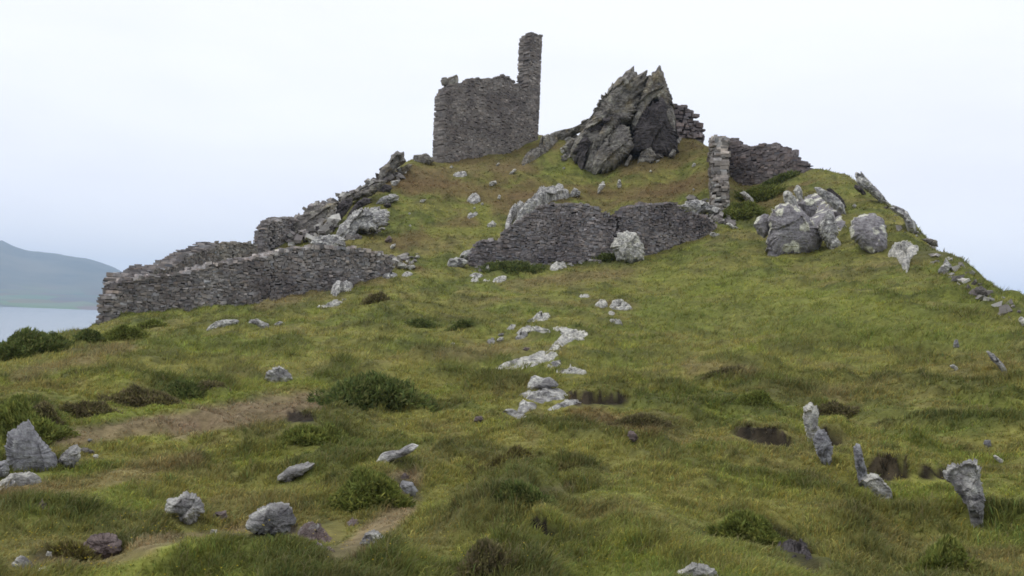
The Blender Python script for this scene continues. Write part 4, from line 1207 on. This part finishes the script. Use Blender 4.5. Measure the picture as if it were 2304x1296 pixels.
RUB = [(.30, .285, .26), (.24, .225, .21), (.40, .39, .36), (.17, .155, .15)]
R(10, [(520, 780), (560, 722), (640, 680), (760, 622), (880, 568), (972, 535), (965, 650), (950, 790), (880, 850), (720, 880), (560, 900), (500, 850)],
  'grassy lower rock bank on the left skyline between the wall stub and the black cleft', 'rock_outcrop', 'rock', mat=M_CRAG, T=.3, lean=.5, k=26, amp=.12)
R(10, [(985, 570), (1060, 492), (1180, 455), (1230, 405), (1330, 375), (1400, 335), (1500, 330), (1440, 390), (1380, 450), (1300, 510), (1130, 545), (1000, 610)],
  'upper rock bank on the left skyline just below the knob', 'rock_outcrop', 'rock', mat=M_CRAG, T=.3, lean=.5, k=22, amp=.12)
rubble(10, [(500, 900), (540, 720), (640, 668), (880, 560), (972, 530), (950, 800), (900, 900), (700, 980), (520, 990)], 'tumbled stones of a fallen wall climbing the left skyline', 210, .14, .55, 71, RUB, .35)
rubble(10, [(990, 560), (1060, 485), (1230, 400), (1400, 330), (1600, 250), (1680, 230), (1640, 320), (1450, 380), (1250, 520)], 'loose stones strewn on the upper left skyline below the knob', 120, .14, .5, 72, RUB, .3)
rubble(10, [(1050, 960), (1200, 880), (1290, 850), (1480, 800), (1440, 860), (1200, 930)], 'thin scatter of stones at the foot of the smooth pale bulge', 26, .1, .35, 73, RUB, .05)
rubble(3, [(1905, 740), (2010, 730), (2140, 715), (2120, 760), (2060, 800), (1920, 790)], 'low scatter of stones closing the wall gap right of the long wall', 46, .1, .34, 74, RUB, .15)
rubble(4, [(1880, 300), (1930, 250), (2000, 230), (2080, 250), (2190, 330), (2240, 420), (2150, 400), (2060, 360), (1960, 340)], 'stones spilled down the slope from the end-on wall', 80, .12, .4, 75, RUB, .15)
rubble(4, [(590, 660), (1400, 610), (1400, 640), (1000, 665), (600, 690)], 'fallen stones along the foot of the middle wall', 60, .07, .24, 76, RUB, .04)
rubble(11, [(10, 980), (130, 840), (300, 720), (200, 900), (140, 1060), (20, 1120)], 'broken stones in the grass at the left foot of the crag', 50, .1, .45, 77, RUB, .1)
rubble(11, [(1140, 900), (1340, 880), (1330, 1040), (1100, 1100), (880, 1120)], 'stones fallen from the dark face at the right foot of the crag', 34, .12, .5, 78, RUB, .08)

wall('stone_wall', 'ruined wall in the middle of the hill with two humped tops', 'wall',
     [(1052, 43.6), (1120, 43.8), (1250, 44.0), (1380, 44.4), (1480, 45.3), (1560, 46.3), (1602, 47.2)],
     [(570, 650), (600, 600), (620, 552), (650, 502), (770, 498), (800, 452), (830, 428), (880, 390), (960, 340), (1030, 290), (1100, 278), (1200, 275),
      (1300, 283), (1370, 308), (1430, 338), (1500, 343), (1550, 290), (1640, 276), (1830, 272), (1870, 308), (1920, 330), (2000, 350), (2060, 408), (2085, 440), (2095, 520)],
     4, WG, seed=8, thick=1.0, ch=.058, ln=.13, jit=.02, base_col=(.215, .196, .194), cap=1.5)
endw = wall('stone_wall', 'wall seen end on, its pale stepped end running up the right slope', 'wall',
     [(1619, 50.0), (1614, 53.5), (1612, 57), (1612, 60.5), (1618, 64)],
     [(255, 260), (262, 150), (300, 136), (380, 136), (400, 150), (420, 220)], 2, WG, seed=9, thick=.6, ch=.12, ln=.24, base_col=(.31, .285, .26), jit=.07, cap=1.2, var=.3, vj=.4)
for q_ in range(6):
    dq, uq0, uq1 = 49.6 + 2.35 * q_, 1597 - .8 * q_, 1643 - 2.2 * q_
    Pq = []
    for uq in (uq0, uq1):
        tq_ = bear_elev([(uq, 440)])[0][0]
        Pq.append((dq * math.sin(tq_), dq * math.cos(tq_)))
    (B, Q, K), (B2, Q2, K2) = masonry(Pq, top_fn(2, [(200, 440 - 56 * q_), (262, 400 - 56 * q_), (390, 404 - 56 * q_), (460, 450 - 56 * q_)]), .9, ch=.10, ln=.2, base_col=(.29, .265, .235), jit=.06, cap=1.3, var=.36, vj=.4, seed=50 + q_, ragged=1.0)
    eo = np.array(endw.location)
    new_mesh('wall_end', np.vstack([B, B2]) - eo, None, np.vstack([Q, Q2 + len(B)]), M_WALL, np.vstack([K, K2]), parent=endw)
wall('stone_wall', 'dark ruined wall on the right skyline behind the end-on wall', 'wall',
     [(1618, 62.6), (1650, 61), (1700, 60.2), (1770, 59.4), (1830, 58)],
     [(300, 120), (370, 122), (440, 128), (455, 178), (560, 184), (640, 164), (750, 178), (810, 218), (830, 243), (890, 278), (915, 330), (950, 360)], 2, WG, seed=10, thick=.9, ch=.10, ln=.22, base_col=(.17, .148, .145), cap=1.1, ragged=.9)
wall('stone_wall', 'broken wall fragment on the skyline at the right side of the crag', 'wall',
     [(1506, 68), (1540, 68), (1580, 68.5)], [(1840, 560), (1870, 555), (1960, 553), (1972, 600), (2030, 640), (2050, 700), (2070, 740)], 1, WG, seed=12, thick=.9, ch=.16, ln=.3, ragged=1.6, jit=.10, vj=.5, base_col=(.21, .18, .175))

rubble(0, [(1985, 462), (2060, 516), (2120, 568), (2200, 624), (2300, 700), (2290, 745), (2190, 665), (2050, 560)], 'loose stones breaking through the turf along the right skyline', 60, .07, .24, 79, RUB, .02)
R(12, [(740, 900), (830, 720), (1000, 620), (1190, 560), (1420, 740), (1500, 900), (1330, 1000), (1200, 1060), (850, 1100)],
  'low bedrock mass joining the lichened boulders on the right shoulder', 'rock_outcrop', 'rock', mat=M_LICHEN, mode='lie', h=.12, k=24, amp=.03)
# ruined tower
th_l = bear_elev([(978, 355)])[0][0]
tw3, _ = hit([(1090, 352)])
TD = 67.6
tower = empty('ruined_tower', (TD * math.sin(th_l) + 3, TD * math.cos(th_l), float(tw3[0][2])), 'roofless ruined stone tower with one tall thin corner turret on the summit', 'tower')
TC = (.218, .198, .182)


def ud(u, d, v=330):
    th = bear_elev([(u, v)])[0][0]
    return (d * math.sin(th), d * math.cos(th))


TOPF = px(9, [(60, 640), (92, 640), (100, 628), (150, 600), (165, 570), (200, 535), (290, 538), (340, 515), (370, 498), (450, 492), (480, 505), (510, 482),
              (580, 492), (620, 474), (700, 474), (760, 520), (800, 555), (838, 572), (1100, 572)])
TOPT = px(9, [(800, 300), (835, 290), (842, 140), (880, 128), (905, 122), (915, 76), (960, 80), (1020, 105), (1042, 130), (1090, 135)])


def fixed(path, tp):
    return lambda x, y: top_z(x, y, tp)


def tower_part(name, path, tp, seed, thick, label=None, **kw):
    (B, Q, K), (B2, Q2, K2) = masonry(path, tp, thick, seed=seed, base_col=TC, warm=.02, **kw)
    B = np.vstack([B, B2]) - np.array(tower.location)
    Q = np.vstack([Q, Q2 + len(B) - len(B2)])
    K = np.vstack([K, K2])
    o = new_mesh(name, B, None, Q, M_TOWER, K, parent=tower)
    WALLS.append((np.array(path), thick))
    if label:
        o['label'] = label
    return o


# columns lean with the camera roll, so the wall is set out at its true plan position (read off at the foot)
front = [ud(983, 67.0, 350), ud(1200, 72.0, 305)]
tower_part('front_wall', front, lambda x, y: top_z(x, y, TOPF), 21, 1.1, ch=.085, ln=.17, jit=.003, var=.14, vj=.3, chm=.12, cap=1.03, rend=.03, ragged=.5, sink=.6)
p0, p1 = np.array(front[0]), np.array(front[1])
tdir = (p1 - p0) / np.linalg.norm(p1 - p0)
tur = [tuple(p1 - tdir * 1.24), tuple(p1 - tdir * .02)]
tower_part('turret', tur, lambda x, y: top_z(x, y, TOPT), 22, 1.14, 'tall thin corner turret with a ragged inner edge', ch=.085, ln=.17, jit=.003, var=.14, vj=.3, chm=.12, cap=1.03, rend=.14, rr_=.1, ragged=.2, sink=-2.2)
nrm = np.array((-tdir[1], tdir[0]))
if nrm[1] < 0:
    nrm = -nrm
q0 = np.array(front[0])
zl = lambda top, drop, q: (lambda x, y: top - drop * np.hypot(x - q[0], y - q[1]))
hz0 = float(top_z(np.array([q0[0]]), np.array([q0[1]]), TOPF)[0])
vin = nrm
r0 = q0 / np.hypot(*q0)
r1 = p1 / np.hypot(*p1)
s0, s1 = q0 + tdir * .62, p1 - tdir * .75
tower_part('side_wall', [tuple(s0 + r0 * .45), tuple(s0 + r0 * 5.2 + tdir * .5)], zl(hz0 - .3, .30, s0), 23, .9, ch=.085, ln=.17, jit=.003, var=.14, vj=.3, chm=.12, cap=1.03, rend=.03, sink=.6)
tower_part('side_wall', [tuple(s1 + r1 * .45), tuple(s1 + r1 * 4.8 - tdir * .5)], zl(hz0 - .9, .55, s1), 24, .8, ch=.085, ln=.17, jit=.003, var=.14, vj=.3, chm=.12, cap=1.03, rend=.03, sink=.6)
# the loose stones perched on the left shoulder of the tower
rock(9, [(125, 500), (135, 468), (180, 458), (195, 480), (190, 525), (140, 530)], None, 'coping_stone', mat=M_CRAG, d=67.6, T=.5, amp=.06, k=6, parent=tower)
rock(9, [(185, 530), (190, 470), (215, 458), (280, 438), (290, 480), (285, 530), (240, 548), (200, 545)], None, 'coping_stone', mat=M_CRAG, d=67.7, T=.45, amp=.06, k=6, parent=tower)


# ------------------------------------------------------------------ leaves: bushes
def leafball(n, rx, ry, rz, size, cols, seed, flat=.0):
    r = np.random.default_rng(seed)
    a = r.uniform(0, 2 * math.pi, n)
    cz = r.uniform(0.0, 1, n)
    rad = np.sqrt(1 - cz ** 2) * 1.0
    sh = np.where(cz < .5, r.uniform(.6, 1.32, n), r.uniform(.7, 1.12, n))
    lump = 1 + .24 * perlin(np.cos(a) * rad * 2 + seed, np.sin(a) * rad * 2, cz * 2)
    P = np.stack([np.cos(a) * rad * rx, np.sin(a) * rad * ry, cz * rz], 1) * (sh * lump)[:, None]
    nrm_ = np.stack([np.cos(a) * rad / rx, np.sin(a) * rad / ry, cz / rz + .3], 1)
    nrm_ /= np.linalg.norm(nrm_, axis=1)[:, None]
    D = nrm_ + r.normal(size=(n, 3)) * .55
    D /= np.linalg.norm(D, axis=1)[:, None]
    side_ = np.cross(D, r.normal(size=(n, 3)))
    side_ /= np.linalg.norm(side_, axis=1)[:, None]
    L_ = size * r.uniform(.6, 1.5, n)[:, None]
    W = L_ * .22
    b0, b1 = P - side_ * W, P + side_ * W
    tip = P + D * L_
    V_ = np.stack([b0, b1, tip], 1).reshape(-1, 3)
    T_ = np.arange(3 * n).reshape(-1, 3)
    c = 1.5 * np.array(cols)[r.integers(0, len(cols), n)] * np.exp(r.normal(size=(n, 1)) * .22)
    c = c * (1 + .55 * perlin(P[:, 0] * 2.2 / max(rx, .1) + seed, P[:, 1] * 2 / max(ry, .1), P[:, 2] * 2))[:, None]
    k3 = np.repeat(c, 3, 0)
    k3[2::3] *= 1.5
    return V_, T_, k3


GORSE = [(.060, .078, .022), (.074, .090, .026), (.046, .062, .020), (.10, .105, .035)]
HEATH = [(.080, .070, .034), (.10, .080, .046), (.062, .058, .026), (.11, .10, .038)]
MOSS = [(.100, .092, .028), (.075, .06, .026), (.115, .11, .034), (.07, .06, .024)]
GRSY = [(.092, .108, .026), (.074, .090, .022), (.118, .122, .030)]


def bush(label, u, v, wpx, hpx, cols, name='gorse_bush', cat='bush', group=None, dens=1.0):
    SEED[0] += 1
    p, d = hit([(u, v)])
    p, d = p[0], float(d[0])
    rx, rz = wpx / 2 * d / F * .94, hpx * d / F * .68
    ry = min(rx * .6, rz * 1.8)
    n = int(np.clip(wpx * hpx * 1.2 * dens, 900, 9000))
    lf = float(np.clip(.55 * math.sqrt(rx * rz) * .26, .035, .16))
    lf = max(lf, 2.0 * d / 1044 * 1.2)
    V_, T_, K_ = leafball(n, rx, ry, rz, lf, cols, SEED[0])
    V_[:, 1] += ry * .5
    gg = gz(V_[:, 0] + p[0], V_[:, 1] + p[1])
    V_[:, 2] += gg - p[2] - .03
    # close woody heart so that no light comes through
    a = np.linspace(0, 2 * math.pi, 20, endpoint=False)
    hv, hq = [], []
    for i, cz in enumerate((-.1, .2, .5, .75)):
        rr_ = math.sqrt(max(0, 1 - cz ** 2)) * .58
        for t_ in a:
            hv.append((math.cos(t_) * rx * rr_, math.sin(t_) * ry * rr_ + ry * .5, cz * rz * .66))
    hv = np.array(hv)
    hv[:, 2] += gz(hv[:, 0] + p[0], hv[:, 1] + p[1]) - p[2]
    for i in range(3):
        for j in range(20):
            hq.append((i * 20 + j, i * 20 + (j + 1) % 20, (i + 1) * 20 + (j + 1) % 20, (i + 1) * 20 + j))
    hv = np.vstack([hv, hv[-20:].mean(0) + (0, 0, rz * .06)])
    ht = [(60 + j, 60 + (j + 1) % 20, 80) for j in range(20)]
    Vn = np.vstack([hv, V_])
    Tn = np.vstack([np.array(ht), T_ + len(hv)])
    Kn = np.vstack([np.tile(np.array(cols[2]) * .9, (len(hv), 1)), K_])
    o = new_mesh(name, Vn, Tn, np.array(hq), M_LEAF, Kn)
    o.location = [float(x) for x in p]
    return tag(o, label, cat, group)


BG = 'bushes on the slope'
bush('broad dark green gorse mound left of the pale outcrop', 842, 912, 235, 84, GORSE, group=BG)
bush('dark bushy mound on the skyline above the sea at the left edge', 50, 808, 140, 62, GORSE, group=BG)
bush('smaller dark bush right of the skyline mound above the sea', 128, 780, 70, 30, GORSE, group=BG)
bush('low bush at the left foot of the long wall end', 200, 765, 60, 28, GORSE, group=BG)
bush('grassy green bush at the foot of the long wall left end', 272, 760, 90, 32, GRSY, group=BG)
bush('round green clump against the long wall, near its left part', 332, 738, 60, 22, GRSY, group=BG)
bush('dark heather clump at the left end of the heather bank', 195, 938, 110, 42, HEATH, 'heather_clump', 'heather', BG)
bush('brown heather bank with ragged top, wide in the left grass', 305, 908, 150, 46, HEATH, 'heather_clump', 'heather', BG)
bush('low green clump right of the brown heather bank', 408, 890, 80, 28, GORSE, group=BG)
bush('small heather clump left of the white peaked boulder', 470, 872, 70, 20, HEATH, 'heather_clump', 'heather', BG)
bush('dark green bush behind the pointed boulder at the left edge', 30, 968, 170, 66, GRSY, group=BG)
bush('rusty brown clump above the pointed boulder', 104, 930, 56, 28, HEATH, 'heather_clump', 'heather', BG)
bush('small dark round bush below the right end of the long wall', 845, 682, 56, 28, HEATH, 'heather_clump', 'heather', BG)
bush('small round green bush left above the pale outcrop', 1036, 738, 52, 24, GORSE, group=BG)
bush('low dark bush beside the small round one, further left', 950, 735, 60, 20, GORSE, group=BG)
bush('low brown tussock beside the rusty mottled rock', 158, 1256, 88, 42, MOSS, 'tussock', 'tussock', BG)
bush('dark tussock beside the earthy path in the foreground', 835, 1130, 150, 66, GRSY, 'tussock', 'tussock', BG)
bush('dark round tussock in the middle of the foreground', 1185, 1130, 120, 46, GORSE, 'tussock', 'tussock', BG)
bush('wide heathery tussock below the leaning slabs', 1170, 1040, 210, 46, MOSS, 'tussock', 'tussock', BG, .8)
bush('brown heather hump to the right of the turf hole', 1440, 958, 130, 34, HEATH, 'heather_clump', 'heather', BG)
bush('dark clump above the torn turf on the right', 1715, 905, 100, 34, GRSY, 'tussock', 'tussock', BG)
bush('low heather clump alone on the right grass slope', 1640, 842, 96, 24, HEATH, 'heather_clump', 'heather', BG)
bush('heather overhanging the upright striped rock', 1880, 935, 90, 40, HEATH, 'heather_clump', 'heather', BG)
bush('dark green growth against the right face of the end-on wall', 1674, 494, 80, 44, GRSY, group=BG)
bush('dark leafy growth in the hollow under the dark skyline wall', 1712, 452, 90, 40, GRSY, group=BG)
bush('green growth along the foot of the middle wall', 1150, 610, 130, 22, GORSE, group=BG)
bush('green nettles beside the square white boulder', 1372, 590, 60, 24, GORSE, group=BG)
bush('green growth at the right foot of the dark skyline wall', 1750, 414, 90, 22, GORSE, group=BG)
bush('dark heather tuft leaning over the bottom turf scar', 1090, 1285, 130, 50, HEATH, 'heather_clump', 'heather', BG)
bush('green tussock at the bottom right of the foreground', 2130, 1275, 120, 50, GRSY, 'tussock', 'tussock', BG)
bush('dark grassy tussock on the lower right slope', 1690, 1200, 140, 50, GRSY, 'tussock', 'tussock', BG)
bush('grassy tussock at the left of the broad gorse mound', 700, 1000, 150, 46, GRSY, 'tussock', 'tussock', BG, .8)

# ------------------------------------------------------------------ grass
KEEP = []


def free(x, y):
    ok = np.ones(len(x), bool)
    for cx, cy, rx, ry in ROCKS:
        ok &= ((x - cx) / (rx * .66 + .01)) ** 2 + ((y - cy) / (ry * .66 + .01)) ** 2 > 1
    for P, th_ in WALLS:
        for a, b in zip(P[:-1], P[1:]):
            ab = b - a
            t_ = np.clip(((x - a[0]) * ab[0] + (y - a[1]) * ab[1]) / (ab @ ab), 0, 1)
            ok &= np.hypot(x - a[0] - t_ * ab[0], y - a[1] - t_ * ab[1]) > th_ * .5
    return ok


def grass(ntuft, d0, d1, per, hscale, seed, bent=True):
    r = np.random.default_rng(seed)
    th = r.uniform(-.8, .8, ntuft)
    far_ = np.abs(th) > .56
    th = th[~far_ | (r.random(ntuft) < .75)]
    ntuft = len(th)
    d = np.exp(r.uniform(math.log(d0), math.log(d1), ntuft))
    x, y = d * np.sin(th), d * np.cos(th)
    keep = free(x, y)
    x, y, d = x[keep], y[keep], d[keep]
    bare = gsample(BARE, x, y)
    soil = gsample(NOGR, x, y)
    k2 = (r.random(len(x)) > soil * 1.6) & (r.random(len(x)) > bare * .25)
    x, y, d, bare = x[k2], y[k2], d[k2], bare[k2]
    hh = hscale * np.clip(.85 + .8 * fbm(x * 1.6, y * 1.6, 6.0, 3), .5, 1.7) * (1 - .5 * bare) * (1 + .40 * gsample(CLUMP, x, y))
    tc_ = np.exp(r.normal(size=len(x)) * .16)
    x, y, d, hh, tc_ = (np.repeat(a, per) for a in (x, y, d, hh, tc_))
    n = len(x)
    ang = r.uniform(0, 2 * math.pi, n)
    spread = hh * r.uniform(0, .55, n)
    bx_, by_ = x + np.cos(ang) * spread, y + np.sin(ang) * spread
    bz = gz(bx_, by_) - .015
    L_ = hh * r.uniform(.5, 1.3, n)
    leanv = r.uniform(.25, 1.1, n)
    dx, dy = np.cos(ang) * leanv + .25, np.sin(ang) * leanv
    straw = r.random(n) < .05
    L_ = np.where(straw, L_ * 1.35, L_)
    wd = np.maximum(.0020, d * .00042) * r.uniform(.7, 1.5, n) * np.where(straw, .7, 1)
    sa = r.uniform(0, 2 * math.pi, n)
    wx, wy = np.cos(sa) * wd, np.sin(sa) * wd
    col = 1.55 * gsample(COL, bx_, by_) * (tc_ * np.exp(r.normal(size=n) * .20))[:, None]
    col = col * (1 + .10 * r.normal(size=(n, 1)) * np.array((1, 0, -.6)))
    col = np.where(straw[:, None], col * .35 + np.array((.30, .25, .13)) * .65, col)
    nl = np.sqrt(dx * dx + dy * dy + 1)
    mx_, my_, mz = bx_ + dx / nl * L_ * .45, by_ + dy / nl * L_ * .45, bz + L_ * .62
    tx, ty, tz_ = bx_ + dx / nl * L_ * 1.05, by_ + dy / nl * L_ * 1.05, bz + L_ * (.95 - .25 * leanv)
    if bent:
        Vv = np.stack([np.stack([bx_ - wx, by_ - wy, bz], 1), np.stack([bx_ + wx, by_ + wy, bz], 1),
                       np.stack([mx_ + wx * .8, my_ + wy * .8, mz], 1), np.stack([mx_ - wx * .8, my_ - wy * .8, mz], 1), np.stack([tx, ty, tz_], 1)], 1).reshape(-1, 3)
        i = np.arange(n)[:, None] * 5
        return Vv, np.hstack([i + 3, i + 2, i + 4]), np.hstack([i, i + 1, i + 2, i + 3]), np.repeat(col, 5, 0)
    Vv = np.stack([np.stack([bx_ - wx, by_ - wy, bz], 1), np.stack([bx_ + wx, by_ + wy, bz], 1), np.stack([tx, ty, tz_], 1)], 1).reshape(-1, 3)
    i = np.arange(n)[:, None] * 3
    return Vv, np.hstack([i, i + 1, i + 2]), None, np.repeat(col, 3, 0)


va, ta, qa, ka = grass(125000, 3.6, 17, 8, .062, 31)
vb_, tb, _, kb = grass(98000, 14, 76, 6, .11, 32, False)
tag(new_mesh('grass', np.vstack([va, vb_]), np.vstack([ta, tb + len(va)]), qa, M_GRASS, np.vstack([ka, kb])), kind='stuff')


# yellow tormentil heads sprinkled through the turf
def flowers(n, seed):
    r = np.random.default_rng(seed)
    th = r.uniform(-.55, .55, n)
    d = np.exp(r.uniform(math.log(4.5), math.log(26), n))
    x, y = d * np.sin(th), d * np.cos(th)
    k_ = (fbm(x * .4, y * .4, 12.0, 2) > 0.02) & free(x, y)
    x, y, d = x[k_], y[k_], d[k_]
    n = len(x)
    z = gz(x, y) + r.uniform(.04, .10, n)
    s = np.maximum(.004, d * .00042)
    a = r.uniform(0, 6.28, n)
    vs = []
    for q in range(5):
        ph = a + q * 2 * math.pi / 5
        vs.append(np.stack([x + np.cos(ph) * s, y + np.sin(ph) * s, z + r.uniform(-.3, .3, n) * s], 1))
    vs.append(np.stack([x, y, z + s * .5], 1))
    Vv = np.stack(vs, 1).reshape(-1, 3)
    i = np.arange(n)[:, None] * 6
    T_ = np.vstack([np.hstack([i + q, i + (q + 1) % 5, i + 5]) for q in range(5)])
    return Vv, T_, np.tile(np.array((.55, .42, .03)), (len(Vv), 1))


vf, tf, kf = flowers(2600, 41)
tag(new_mesh('wildflowers', vf, tf, None, M_GRASS, kf), kind='stuff')
